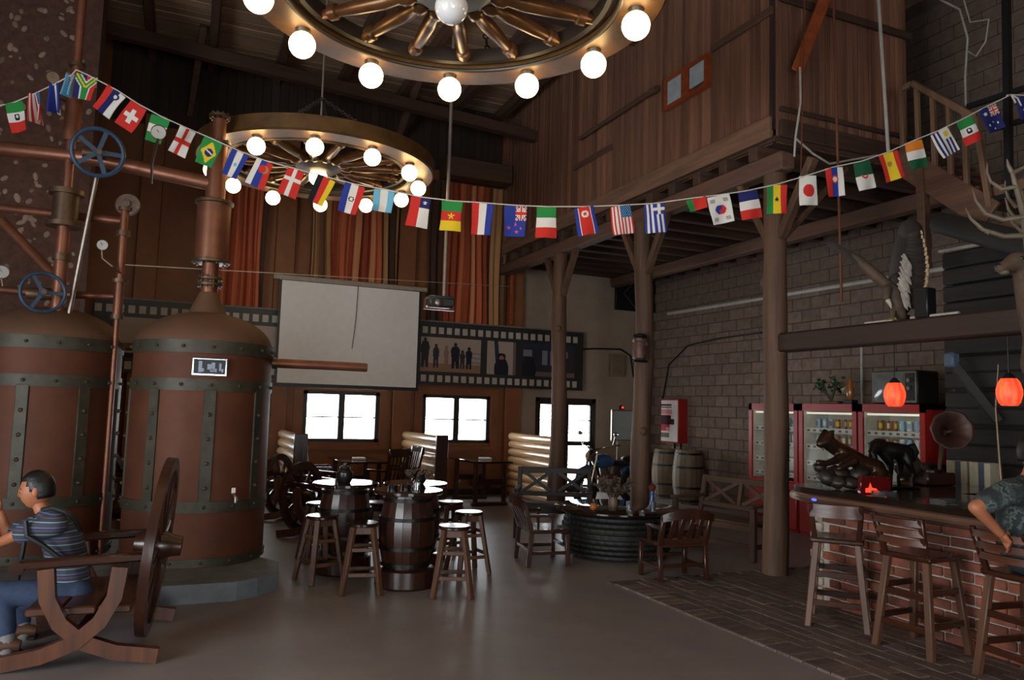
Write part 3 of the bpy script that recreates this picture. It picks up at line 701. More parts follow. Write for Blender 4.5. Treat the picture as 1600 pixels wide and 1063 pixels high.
FLAGS = [  # top px, bottom px, width px, pattern, label words
 ((22, 160), (31, 206), 26, mex, 'green, white and red flag with an eagle, leftmost on the bunting'),
 ((55, 146), (60, 192), 17, usa, 'narrow folded stars and stripes flag, left of the riser column'),
 ((86, 131), (89, 177), 16, vst('B', 'W', 'B'), 'folded blue flag with white stripe next to the riser column'),
 ((112, 117), (106, 151), 14, withjack(lambda u, v: 'L', jack(.2, .9, 0, .45)), 'pale blue flag half hidden beside the riser column'),
 ((137, 118), (128, 155), 32, rsa, 'green, yellow, blue and red flag tied at the riser column'),
 ((183, 142), (157, 176), 34, svn, 'red, blue and white striped flag with a shield, second right of the riser'),
 ((217, 164), (193, 200), 30, swi, 'red flag with a white cross of equal arms'),
 ((252, 183), (239, 222), 29, hst('G', 'W', 'G'), 'green and white flag behind the standing pressure gauge'),
 ((294, 202), (275, 241), 28, eng, 'white flag with a thin red cross'),
 ((334, 219), (318, 258), 30, bra, 'green flag with yellow diamond before the still column'),
 ((376, 238), (358, 276), 27, over(vst('B', 'W', 'B'), (lambda u, v: disc(u, v, .5, .5, .1), 'L')), 'blue, white and blue flag just right of the still column'),
 ((414, 252), (397, 291), 29, over(vst('W', 'B', 'R'), (lambda u, v: disc(u, v, .55, .3, .2), 'R'), (lambda u, v: disc(u, v, .68, .3, .2), 'T')), 'white, blue and red flag with a coat of arms'),
 ((463, 265), (447, 306), 29, dnk, 'red flag with an off-centre white cross'),
 ((511, 278), (492, 318), 28, vst('K', 'R', 'Y'), 'black, red and yellow flag over a lit globe'),
 ((555, 289), (542, 333), 31, over(vst('B', 'W', 'R'), (lambda u, v: disc(u, v, .5, .5, .13) and not disc(u, v, .5, .5, .08), 'K')), 'blue, white and red flag with a small ring emblem'),
 ((601, 297), (597, 332), 31, vst('L', 'W', 'L'), 'sky blue and white flag curling at its lower edge'),
 ((658, 309), (650, 355), 33, chl, 'red and white flag with a starred blue corner'),
 ((707, 315), (703, 361), 33, over(hst('G', 'R', 'Y'), (lambda u, v: star(u, v, .5, .5, .18), 'Y')), 'green, red and yellow flag with a yellow star'),
 ((755, 318), (751, 367), 32, vst('R', 'W', 'B'), 'plain red, white and blue flag before the right curtain'),
 ((806, 322), (804, 370), 34, nzl, 'blue flag with pink stars and crossed corner'),
 ((854, 324), (853, 372), 32, hst('G', 'W', 'R'), 'plain green, white and red flag, lowest on the bunting'),
 ((912, 324), (920, 367), 32, nko, 'blue edged red flag with a star in a white circle'),
 ((969, 322), (975, 366), 33, usa, 'stars and stripes flag hanging flat, left of the middle post'),
 ((1022, 319), (1026, 364), 33, grc, 'blue and white striped flag with a cross, on the middle post'),
 ((1087, 310), (1092, 328), 30, vst('G', 'R', 'R'), 'green and red flag rolled up on the string'),
 ((1122, 306), (1131, 349), 35, kor, 'white flag with a red and blue disc and black bars'),
 ((1168, 299), (1176, 342), 32, hst('N', 'W', 'R'), 'dark blue, white and red flag left of the bar post'),
 ((1214, 289), (1214, 334), 31, over(vst('G', 'Y', 'R'), (lambda u, v: star(u, v, .5, .5, .16), 'K')), 'green, yellow and red flag with a black star, on the bar post'),
 ((1262, 275), (1264, 321), 28, over(lambda u, v: 'W', (lambda u, v: disc(u, v, .52, .5, .31), 'R')), 'white flag with a plain red disc'),
 ((1303, 262), (1307, 307), 27, over(vst('R', 'B', 'W'), (lambda u, v: disc(u, v, .5, .4, .13), 'W'), (lambda u, v: disc(u, v, .5, .4, .2), 'R')), 'red, blue and white flag with a round shield, by the rusty rod'),
 ((1346, 253), (1356, 296), 28, over(hst('D', 'W'), (lambda u, v: disc(u, v, .5, .48, .2) and not disc(u, v, .5, .42, .17), 'R')), 'green over white flag with a red crescent'),
 ((1387, 239), (1400, 281), 30, over(vst('R', 'Y', 'Y', 'R'), (lambda u, v: disc(u, v, .45, .4, .13), 'T')), 'red and yellow flag with a coat of arms under the white pipe'),
 ((1427, 221), (1437, 263), 29, hst('O', 'W', 'D'), 'orange, white and green flag in front of the stair railing'),
 ((1467, 205), (1487, 241), 31, uru, 'white and blue striped flag with a yellow sun'),
 ((1506, 186), (1523, 223), 27, mex, 'green, white and red flag with an eagle, on the stair railing'),
 ((1542, 167), (1558, 204), 29, aus, 'dark blue flag with white stars and crossed corner, near the knot'),
 ((1600, 150), (1606, 186), 26, lambda u, v: 'W' if star(u, v, .35, .6, .12) else 'N', 'dark blue starred flag cut off by the picture edge'),
]
def fdepth(px): return 6.85+.25*abs(px-800)/800
for i, (a, b_, w, fn, lab) in enumerate(FLAGS):
    dd = fdepth(a[0]); A = at(*a, d=dd); B_ = at(*b_, d=dd); ppm = FPX/dd
    dn = B_-A; wd = (dn.cross(fw)).normalized(); wd = -wd if wd.dot(rt) < 0 else wd
    nrm = dn.normalized().cross(wd)
    wv = rnd.uniform(0, 6); W_ = w/ppm; rolled = 'rolled' in lab; curl = 'curling' in lab
    narrow = w < 20
    def pos(u, v, dn=dn, wd=wd, nrm=nrm, W_=W_, wv=wv):
        k = .012*math.sin(u*5+wv+v*2)*(.3+v)
        if narrow: k += .05*math.cos(u*7)*(.4+v)
        if curl and v > .7: k += (v-.7)*.25*(1-u)
        return dn*v+wd*(u-.5)*W_*(1+.05*math.sin(v*4+wv))+nrm*k
    mb = MB(); mb.grid(pos, 28, 38, lambda u, v, fn=fn: FC[fn(u, v)])
    o = obj('bunting_flag', mb, m_flag, None, A, ang=80); tag(o, lab, 'flag', 'flags on the bunting')
    md = o.modifiers.new('thick', 'SOLIDIFY'); md.thickness = .003
# strings
m_str = plain('white_string', '#c9c2b8', .7, rand=0)
def string(label, px):
    pts = [at(x, y, d=fdepth(x)) for x, y in px]
    t = obj('bunting_string', MB().tube(pts, .0055, 5), m_str); tag(t, label, 'string')
kn = (119, 109)
tops = [f_[0] for f_ in FLAGS]
string('white string of the bunting from picture edge to riser column', [(-30, 172)]+[t_ for t_ in tops if t_[0] < 119]+[kn])
string('long white string of the bunting from riser column to stair rail', [kn]+[(x, y-1) for x, y in tops if 119 < x < 1570]+[(1580, 148)])
string('end of the white string beyond the knot at the stair rail', [(1580, 148), (1600, 149), (1640, 140)])
c = at(1580, 148, d=fdepth(1580)); t = obj('knot_tails', MB().tube([c, c+Vector((.03, -.02, -.08))], .008, 6).tube([c, c+Vector((-.06, 0, -.02))], .008, 6).tube([c, c+Vector((.06, -.02, -.03)), c+Vector((.09, -.03, -.1))], .008, 6), m_str)
tag(t, 'white knotted string ends on the black stair post', 'knot')
# ---------------------------------------------------------------- furniture woods
m_lac = wood('dark_lacquered_wood', '#402014', '#23110a', .3, 'Z', .12, .15, coat=.12)
m_lacx = wood('dark_lacquered_wood_x', '#402014', '#23110a', .22, 'X', .12, .15, coat=.3)
m_lacy = wood('dark_lacquered_wood_y', '#402014', '#23110a', .22, 'Y', .12, .15, coat=.3)
m_top = plain('glossy_dark_top', '#2c1a10', .06, c2='#1d110a', nscale=4, rand=.1, coat=.5)
m_seat_ = plain('glossy_stool_seat', '#2c1a10', .2, c2='#1d110a', nscale=4, rand=.1)
m_leg = wood('worn_stool_leg', '#63402c', '#3a2317', .5, 'Z', .2, .15)
m_red = wood('reddish_varnish', '#63361d', '#2e170c', .38, 'Z', .15, .12, coat=.1)
m_redx = wood('reddish_varnish_x', '#5a2f1a', '#2e170c', .36, 'X', .15, .12, coat=.1)
m_hoop = plain('black_hoop', '#15110f', .4, metal=.4, rand=0)
m_log = wood('pale_varnished_log', '#e6c79c', '#b98c60', .25, 'Y', .2, .12, coat=.25)
# ---------------------------------------------------------------- barrel tables and stools
def barrel_table(label, x, y, rz):
    t = thing('barrel_table', label, 'table', (x, y, 0), rz, 'barrel tables')
    obj('base', MB().lathe([(.265, 0), (.28, .02), (.275, .16), (.25, .175)], n=32), m_lac, t)
    n = 20
    for k in range(n):
        a0_, a1_ = 2*PI*k/n+.006, 2*PI*(k+1)/n-.006; vs = []; fs = []
        for i in range(7):
            z = .175+.665*i/6; r = .205+.055*math.sin(PI*i/6)
            for a in (a0_, a1_): vs.append((r*math.cos(a), r*math.sin(a), z))
            for a in (a1_, a0_): vs.append(((r-.02)*math.cos(a), (r-.02)*math.sin(a), z))
        for i in range(6):
            for j in range(4): fs.append((i*4+j, i*4+(j+1) % 4, i*4+4+(j+1) % 4, i*4+4+j))
        mb = MB(); mb.add(vs, fs); obj('stave', mb, m_lac, t)
    for z, r in ((.21, .222), (.36, .25), (.62, .252), (.79, .226)): obj('hoop', MB().lathe([(r, z-.016), (r+.01, z-.016), (r+.01, z+.016), (r, z+.016)], n=32), m_hoop, t)
    obj('tabletop', MB().lathe([(.0, .838), (.31, .838), (.325, .845), (.325, .868), (.318, .875), (.0, .875)], n=40), m_top, t)
    return t
c3 = at(646, 754.6, z=.875)
barrel_table('barrel table with round top nearest the camera, between the two front stools', 2.06, 7.04, .2)
barrel_table('barrel table on the left, holding a dark pot, behind a stool', 1.63, 7.78, .5)
barrel_table('barrel table at the back of three, bearing dried flowers', c3.x+.03, c3.y+.02, .9)
def make_stool(label, x, y, rz):
    t = thing('round_stool', label, 'stool', (x, y, 0), rz, 'round stools at the barrel tables')
    obj('seat', MB().lathe([(.0, .572), (.13, .572), (.145, .58), (.145, .597), (.135, .606), (.0, .607)], n=28), m_seat_, t)
    ap = MB()
    for s in (-1, 1): ap.box((0, s*.085, .54), (.17, .02, .055)).box((s*.085, 0, .54), (.02, .17, .055))
    obj('apron', ap, m_leg, t)
    for sx in (-1, 1):
        for sy in (-1, 1):
            obj('leg', MB().bar((sx*.165, sy*.165, 0), (sx*.085, sy*.085, .573), .05, .038, (sx, sy, 0), ch=.005), m_leg, t)
    for z, f_ in ((.17, .143), (.38, .116)):
        for s in (-1, 1):
            obj('rung', MB().box((0, s*f_, z), (f_*2, .02, .034), ch=.004), m_leg, t)
            obj('rung', MB().box((s*f_, 0, z+.03), (.02, f_*2, .034), ch=.004), m_leg, t)
    return t
st0 = None
for px, py, rz, lab in ((710, 822, 0, 'round stool with pale worn legs, right of the front barrel table'), (568, 817, .03, 'round stool with pale worn legs, left of the front barrel table'), (503, 806, .5, 'dark round stool at far left, next to still plinth'),
                        (733, 800, .45, 'dark round stool behind the right front stool'), (704, 784, .5, 'round stool right of the flower-topped barrel table'), (500, 786, .3, 'round stool behind the left barrel table, near wheel chairs'), (592, 785, .15, 'round stool half hidden between the two front barrel tables')):
    q = at(px, py, z=.6); rz = -math.atan2(q.x, q.y)+rz
    if st0 is None: st0 = make_stool(lab, q.x, q.y, rz)
    else: dup(st0, (q.x, q.y, 0), rz, lab)
# things on the barrel tables
m_pot = plain('dark_glazed_pot', '#1c1a18', .3, rand=.1); m_twig = plain('dry_twig', '#4a3a2a', .8, rand=.2); m_petal = plain('dull_petal', '#4c3a30', .8, rand=.3)
m_clear = plain('clear_glass', '#cfd6d2', .05, rand=0); m_clear.node_tree.nodes['Principled BSDF'].inputs['Transmission Weight'].default_value = .9
m_pap = plain('white_napkin', '#d8d2c6', .8, rand=.05)
q = at(541, 752, z=.875); t = thing('pot', 'dark lidded pot standing on the left barrel table', 'pot', (1.6, 7.72, .876))
obj('body', MB().lathe([(.0, 0), (.06, 0), (.085, .05), (.08, .1), (.05, .13), (.055, .14)], n=20), m_pot, t)
obj('lid', MB().lathe([(.055, .14), (.05, .155), (.02, .17), (.02, .19), (.0, .195)], n=16), m_pot, t)
def bouquet(name, label, p, h, r, n, vase, seed):
    r0 = random.Random(seed); t = thing(name, label, 'flowers', p); vase(t)
    stems = MB(); fl_ = MB(); lv = MB()
    for k in range(n):
        a = r0.uniform(0, 6.28); q = r*math.sqrt(r0.random()); e = Vector((q*math.cos(a), q*math.sin(a), h*r0.uniform(.6, 1))); b_ = Vector((q*.15*math.cos(a), q*.15*math.sin(a), .1))
        stems.tube([b_, b_.lerp(e, .6)+Vector((0, 0, .02)), e], .003, 4)
        for j in range(4):
            w_ = e+Vector((r0.uniform(-.02, .02), r0.uniform(-.02, .02), r0.uniform(-.01, .02))); fl_.ball(w_, r0.uniform(.008, .018), 6, 4)
        m_ = b_.lerp(e, r0.uniform(.5, .9)); lv.ball(m_+Vector((r0.uniform(-.03, .03), r0.uniform(-.03, .03), 0)), (.022, .009, .006), 6, 3, Matrix.Rotation(r0.uniform(0, 6), 3, 'Z') @ Matrix.Rotation(r0.uniform(-.8, .8), 3, 'Y'))
    obj('stems', stems, m_twig, t); obj('blossoms', fl_, m_petal, t); obj('leaves', lv, plain('dull_leaf', '#3c3f22', .7, rand=.2), t)
    return t
def lowvase(t): obj('vase', MB().lathe([(.0, 0), (.05, 0), (.075, .04), (.06, .09), (.07, .11), (.055, .11), (.05, .07), (.0, .02)], n=18), m_pot, t)
bouquet('dried_flowers', 'dried flower arrangement in dark bowl on the back barrel table', (c3.x+.02, c3.y-.12, .876), .13, .14, 26, lowvase, 3)
q = (2.06, 7.04)
for dx, dy, lab in ((-.12, .1, 'dark ashtray on the front barrel table, left one'), (.02, .14, 'dark ashtray at the middle of the front barrel table')):
    tag(obj('ashtray', MB().lathe([(.0, 0), (.045, 0), (.05, .03), (.04, .03), (.035, .012), (.0, .01)], n=18), m_pot, None, (q[0]+dx, q[1]+dy, .876)), lab, 'ashtray')
tag(obj('glass_jar', MB().lathe([(.0, 0), (.03, 0), (.032, .07), (.024, .08), (.02, .09), (.0, .09)], n=16), m_clear, None, (2.12, 6.98, .876)), 'small glass jar glinting on the front barrel table', 'jar')

# ---------------------------------------------------------------- tire table group
TC = Vector((4.83, 7.86, 0)); m_rub = plain('tire_rubber', '#1b1815', .65, c2='#100e0c', nscale=14, rand=0, bump=.15)
t = thing('tire_table', 'big black truck tire used as a low table with round glossy top', 'table', TC)
prof = [(.44, .0), (.5, .01)]
for k in range(8):
    z = .03+k*.058; b_ = .56+.055*math.sin(PI*(k+.5)/8)
    prof += [(b_, z), (b_+.022, z+.008), (b_+.022, z+.034), (b_, z+.042)]
prof += [(.52, .5), (.42, .515)]
obj('tire', MB().lathe(prof, n=64), m_rub, t)
tread = MB()
for k in range(8):
    z = .03+k*.058+.021; b_ = .56+.055*math.sin(PI*(k+.5)/8)+.024
    for j in range(44):
        a = 2*PI*(j+.5*(k % 2))/44; tread.box((b_*math.cos(a), b_*math.sin(a), z), (.014, .05, .03), Matrix.Rotation(a, 3, 'Z'))
obj('tread_blocks', tread, m_rub, t, kind='stuff')
obj('tabletop', MB().lathe([(.0, .515), (.72, .515), (.735, .522), (.735, .54), (.725, .547), (.0, .547)], n=64), m_top, t)
ZT = .548
def tallvase(t): obj('vase', MB().lathe([(.0, 0), (.05, 0), (.06, .06), (.04, .14), (.05, .17), (.035, .17), (.02, .1), (.0, .02)], n=18), plain('brown_vase', '#6d5640', .5, rand=0), t)
q = at(965, 795, z=ZT); bouquet('dried_flowers', 'dried flower bouquet in brown vase on the tire table', (q.x, q.y+.1, ZT), .34, .22, 46, tallvase, 5)
q = at(927, 798, z=ZT); tt = thing('orange_fruit', 'orange fruit lying on the tire table', 'fruit', (q.x, q.y, ZT)); obj('fruit', MB().ball((0, 0, .042), .042, 14, 10), plain('orange_peel', '#b5622a', .5, rand=0), tt); obj('stalk', MB().lathe([(.005, .082), (.004, .09)], n=6), m_twig, tt)
for px, py, lab in ((983, 799, 'clear drinking glass beside the dried bouquet on tire table'), (1020, 800, 'clear drinking glass at the right of the tire table'), (985, 806, 'short glass at the front edge of the tire table, left of two'), (1003, 806, 'short glass at the front edge of the tire table, right of two')):
    q = at(px, py, z=ZT); h = .05 if 'short' in lab else .11
    tag(obj('glass', MB().lathe([(.0, .004), (.028, 0), (.034, h), (.031, h), (.026, .01), (.0, .01)], n=18), m_clear, None, (q.x, q.y, ZT)), lab, 'glass')
q = at(1027, 796, z=ZT); tt = thing('blue_bottle', 'slim blue bottle with dark red stopper on the tire table', 'bottle', (q.x-.02, q.y+.08, ZT))
obj('body', MB().lathe([(.0, 0), (.03, 0), (.034, .02), (.03, .1), (.018, .14), (.024, .17), (.02, .2)], n=18), plain('blue_glass', '#24508f', .15, rand=0), tt); obj('stopper', MB().lathe([(.02, .19), (.04, .22), (.045, .25), (.02, .28), (.0, .285)], n=14), plain('dark_red', '#5a201a', .5, rand=0), tt)

def low_chair(label, p, rz):
    """broad low chair with curved top rail, faces local +Y"""
    t = thing('slat_back_chair', label, 'chair', (p[0], p[1], 0), rz, 'slat back chairs at the tire table')
    w, dp, zs, zt = .25, .2, .36, .68
    obj('seat', MB().box((0, 0, zs), (.5, .44, .04), ch=.01), m_lacx, t)
    for s in (-1, 1):
        obj('leg', MB().bar((s*w, dp, 0), (s*w, dp, zs-.02), .045, .045, (0, 1, 0), ch=.006), m_lac, t)
        obj('back_post', MB().bar((s*w, -dp-.03, 0), (s*w, -dp, zs), .045, .045, (0, 1, 0), ch=.006).bar((s*w, -dp, zs), (s*w*1.02, -dp-.09, zt-.03), .045, .045, (0, 1, 0), ch=.006), m_lac, t)
        obj('side_stretcher', MB().box((s*w, 0, .14), (.025, .4, .035), ch=.004), m_lacy, t)
        obj('arm', MB().bar((s*w, -dp-.05, .53), (s*w*1.04, .05, .53), .05, .03, ch=.006), m_lacy, t)
        obj('arm_post', MB().bar((s*w, .02, zs), (s*w*1.02, .02, .53), .03, .03, (0, 1, 0)), m_lac, t)
    obj('front_stretcher', MB().box((0, dp, .2), (.46, .025, .035), ch=.004), m_lacx, t)
    obj('back_stretcher', MB().box((0, -dp-.02, .17), (.46, .025, .035), ch=.004), m_lacx, t)
    obj('back_rail', MB().box((0, -dp-.01, zs+.04), (.46, .03, .05)), m_lacx, t)
    tp = MB(); vs = []; n = 12
    for i in range(n+1):
        u = i/n*2-1; x = u*.28; y = -dp-.1-.05*(1-u*u); z = zt-.03+.035*(1-u*u)
        vs += [(x, y-.018, z-.05), (x, y+.018, z-.05), (x, y+.018, z+.05-.03*u*u), (x, y-.018, z+.05-.03*u*u)]
    fs = [(i*4+j, i*4+(j+1) % 4, i*4+4+(j+1) % 4, i*4+4+j) for i in range(n) for j in range(4)]+[(3, 2, 1, 0), (n*4, n*4+1, n*4+2, n*4+3)]
    tp.add(vs, fs); obj('top_rail', tp, m_lacx, t)
    for k in range(4):
        x = -.15+k*.1; obj('slat', MB().bar((x, -dp-.012, zs+.05), (x, -dp-.12, zt-.05), .05, .014, (0, 1, 0), ch=.003), m_lac, t)
    return t
low_chair('slat back chair seen from behind, in front of the tire table', (4.7, 6.57), -.12)
low_chair('slat back chair seen from its side, left of the tire table', (3.78, 7.67), -PI/2-.15)
def cross_bench(label, p, rz, m_a, m_b, W_=1.05):
    """two-seat bench with two X panels in its back, faces local +Y"""
    t = thing('cross_back_bench', label, 'bench', (p[0], p[1], 0), rz, 'cross back benches')
    w, dp, zs, zt = W_/2, .24, .41, .87
    for k in range(4): obj('seat_slat', MB().box((0, -.2+k*.133, zs), (W_, .12, .03), ch=.006), m_b, t)
    obj('seat_rail', MB().box((0, dp-.01, zs-.05), (W_, .03, .07)).box((0, -dp+.01, zs-.05), (W_, .03, .07)), m_b, t)
    for s in (-1, 1):
        obj('leg', MB().bar((s*w, dp, 0), (s*w, dp, .6), .065, .065, (0, 1, 0), ch=.008), m_a, t)
        obj('back_post', MB().bar((s*w, -dp, 0), (s*w, -dp, zs), .06, .06, (0, 1, 0), ch=.008).bar((s*w, -dp, zs), (s*w, -dp-.1, zt), .06, .05, (0, 1, 0), ch=.008), m_a, t)
        obj('arm', MB().bar((s*w, -dp-.04, .615), (s*w, dp+.07, .615), .075, .035, ch=.01), m_b, t)
        obj('side_stretcher', MB().box((s*w, 0, .16), (.03, .44, .05)), m_b, t)
    k_ = lambda z: -dp-.1*(z-zs)/(zt-zs)
    obj('top_rail', MB().bar((-w-.03, k_(zt-.04), zt-.04), (w+.03, k_(zt-.04), zt-.04), .04, .08, ch=.008), m_b, t)
    obj('lower_rail', MB().bar((-w, k_(.52), .52), (w, k_(.52), .52), .035, .06, ch=.006), m_b, t)
    obj('middle_post', MB().bar((0, k_(.52), .52), (0, k_(.83), .83), .05, .04, (0, 1, 0)), m_a, t)
    for s in (-1, 1):
        for d_ in (-1, 1): obj('cross_bar', MB().bar((s*w/2-d_*(w/2-.05), k_(.55), .55), (s*w/2+d_*(w/2-.05), k_(.81), .81), .045, .026, (0, 1, 0)), m_a, t)
    obj('front_stretcher', MB().box((0, dp, .16), (W_-.06, .03, .05)), m_b, t)
    return t
m_dk_ = wood('silhouette_bench_wood', '#24140e', '#170d09', .6, 'Z', .2, .08)  # bench wood darkened in colour to read as a backlit silhouette
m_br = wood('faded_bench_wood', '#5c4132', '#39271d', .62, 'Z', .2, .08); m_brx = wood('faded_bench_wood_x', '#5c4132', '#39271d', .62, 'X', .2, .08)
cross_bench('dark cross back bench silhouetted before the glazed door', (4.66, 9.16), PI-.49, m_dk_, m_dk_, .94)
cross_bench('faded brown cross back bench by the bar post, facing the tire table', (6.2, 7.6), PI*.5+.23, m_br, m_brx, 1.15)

# ---------------------------------------------------------------- log booths under the windows
for k, (x, lab) in enumerate(((1.75, 'short stacked-log partition left of the first window'), (3.95, 'short stacked-log partition between the two windows'), (6.08, 'short stacked-log partition beside the glazed door'))):
    t = thing('log_partition', lab, 'partition', (x, 11.8, 0), 0, 'stacked log partitions'); r = .075; n = 8; ln = 2.0
    for j in range(n): obj('log', MB().tube([(0, .0, .08+j*.148), (0, ln*.5, .08+j*.148+rnd.uniform(-.008, .008)), (0, ln, .08+j*.148)], [r*rnd.uniform(.95, 1.05) for _ in range(3)], 12), m_log, t)
    obj('end_post', MB().box((0.02, -.03, .6), (.2, .06, 1.2), ch=.01), m_lac, t)
def booth_table(label, x, y):
    t = thing('booth_table', label, 'table', (x, y, 0), 0, 'booth tables')
    obj('tabletop', MB().box((0, 0, .735), (.72, 1.25, .035), ch=.008), m_top, t)
    for s in (-1, 1):
        for q in (-1, 1): obj('leg', MB().bar((s*.26, q*.48, .05), (s*.26, q*.48, .72), .07, .07, (0, 1, 0), ch=.008), m_lac, t)
        obj('foot', MB().box((0, s*.48, .03), (.66, .09, .06), ch=.01), m_lacx, t)
        obj('cross_rail', MB().box((0, s*.48, .4), (.46, .03, .1)), m_lacx, t)
    obj('stretcher', MB().box((0, 0, .3), (.05, .9, .09)), m_lacy, t)
    return t
booth_table('dark booth table under the first window, by the wall', 2.83, 12.75)
booth_table('dark booth table under the second window, right of log partition', 5.02, 12.75)
for x, y, lab in ((2.83, 12.6, 'stack of white napkins on the first booth table'), (5.05, 12.6, 'small white tray on the second booth table')):
    tag(obj('napkins', MB().box((0, 0, .02), (.2, .14, .035), ch=.006), m_pap, None, (x, y, .754)), lab, 'napkins')
def booth_chair(label, p, rz):
    t = thing('spindle_chair', label, 'chair', (p[0], p[1], 0), rz, 'spindle chairs at the booths')
    obj('seat', MB().box((0, 0, .43), (.46, .44, .04), ch=.012), m_lacx, t)
    for s in (-1, 1):
        obj('leg', MB().bar((s*.2, .19, 0), (s*.19, .18, .42), .04, .04, (0, 1, 0)), m_lac, t)
        obj('back_post', MB().bar((s*.2, -.2, 0), (s*.2, -.19, .43), .04, .04, (0, 1, 0)).bar((s*.2, -.19, .43), (s*.22, -.3, .98), .04, .04, (0, 1, 0)), m_lac, t)
        obj('arm', MB().bar((s*.22, -.24, .66), (s*.24, .14, .66), .045, .03), m_lacy, t); obj('arm_post', MB().bar((s*.22, .12, .43), (s*.24, .12, .66), .03), m_lac, t)
    for k in range(4): obj('spindle', MB().bar((-.12+k*.08, -.2, .45), (-.13+k*.087, -.29, .9), .02), m_lac, t)
    obj('crest', MB().bar((-.25, -.3, .93), (.25, -.3, .93), .03, .13, ch=.01), m_lacx, t)
    return t
booth_chair('spindle chair against the second log partition, facing the first booth table', (3.45, 12.3), PI/2+.1)
booth_chair('spindle chair left of the first booth table, beside the first log partition', (2.2, 12.4), -PI/2-.1)
booth_chair('spindle chair drawn up before the first booth table', (3.05, 11.75), .6)
q = at(500, 745, y=10.6); tag(obj('menu_card', MB().prism([(-.14, 0, 0), (.12, 0, 0), (.05, 0, .34), (-.02, 0, .34)], (0, -.03, 0), (0, .03, 0)), m_pap, None, (q.x-.0, 12.3, .754), rot=(R_(-8), 0, .3)), 'white folded menu card standing on the first booth table', 'card')
bpy.context.view_layer.update()

# ---------------------------------------------------------------- wagon-wheel chairs
def wheel(t, c, R, ax, m_, hub_l=.22, upv=None):
    """spoked wooden wheel about axis ax, parts of t"""
    ax = Vector(ax).normalized(); q = Vector((0, 0, 1)).rotation_difference(ax)
    obj('wheel_rim', MB().rimring(c, R-.085, R, .06, 48, ax), m_, t)
    for k in range(10):
        a = 2*PI*k/10+.2; p = q @ Vector((math.cos(a), math.sin(a), 0))
        obj('wheel_spoke', MB().tube([Vector(c)+p*.06, Vector(c)+p*R*.5, Vector(c)+p*(R-.06)], [.02, .026, .017], 8), m_, t)
    obj('wheel_hub', MB().lathe([(.0, -hub_l*.5), (.06, -hub_l*.5), (.075, -hub_l*.3), (.095, -.05), (.095, .05), (.075, hub_l*.3), (.065, hub_l*.5), (.0, hub_l*.5)], c, 20, ax), m_, t)
def wheel_chair(label, p, rz, W_=.98, wr=.6, zc=.645, zs=.33):
    """bench between curved X frames, wagon wheel as its leaning back; faces local +Y"""
    t = thing('wagon_wheel_bench', label, 'bench', (p[0], p[1], 0), rz, 'wagon wheel benches'); w = W_/2
    for k in range(3): obj('seat_plank', MB().box((0, -.18+k*.2, zs), (W_-.08, .19, .05), ch=.01), m_redx, t)
    for s in (-1, 1):
        for d_ in (-1, 1):
            pts = [(s*w, -d_*.45, .045), (s*w, -d_*.2, .085), (s*w, -d_*.02, .155), (s*w, d_*.11, .27), (s*w, d_*.185, .42), (s*w, d_*.205, .6)]
            mb = MB(); pts = [Vector(a) for a in pts]; vs = []; fs = []
            for i, a in enumerate(pts):
                tg = (pts[min(i+1, 5)]-pts[max(i-1, 0)]).normalized(); nn = tg.cross(Vector((1, 0, 0)))
                for ux, un in ((-.03, -.045), (.03, -.045), (.03, .045), (-.03, .045)): vs.append(a+Vector((ux+d_*.004, 0, 0))+nn*un)
            fs = [(i*4+j, i*4+(j+1) % 4, i*4+4+(j+1) % 4, i*4+4+j) for i in range(5) for j in range(4)]+[(3, 2, 1, 0), (20, 21, 22, 23)]
            mb.add(vs, fs); obj('curved_leg', mb, m_red, t)
        obj('arm', MB().bar((s*w, -.36, .66), (s*w, .36, .625), .075, .06, ch=.015).tube([(s*w-.037, .36, .61), (s*w+.037, .36, .61)], .042, 12), m_lacy, t)
    obj('stretcher', MB().bar((-w, 0, .2), (w, 0, .2), .05, .07), m_redx, t)
    wheel(t, (0, -.36, zc), wr, (0, -1, -.09), m_lac, .3)
    return t
# the one the man sits on
fA = at(15, 1045, z=0); fB = at(222, 1045, z=0); ax_ = (fB-fA).normalized()
ax_ = Vector((1, -.1, 0)).normalized(); rzA = math.atan2(ax_.x, -ax_.y)
mid = (fA+fB)/2; lat = Vector((-ax_.y, ax_.x, 0)); lat = lat if lat.y > 0 else -lat
PB = mid+lat*.5+ax_*.0
wheel_chair('curved-leg bench with a wagon wheel back, under the seated man', PB, rzA)
for px, py, lab, rz in ((482, 842, 'wagon wheel bench left of the stools, nearer of two', -2.35), (456, 824, 'wagon wheel bench left of the stools, farther of two', -2.2)):
    q = at(px, py, z=0); wheel_chair(lab, (q.x+.22, q.y+(.7 if 'farther' in lab else .1)), rz, .7, .44, .47)
q = at(186, 822, z=0); wheel_chair('wagon wheel bench glinting in the gap between the stills', (q.x, q.y), -2.2, .7, .5, .52)
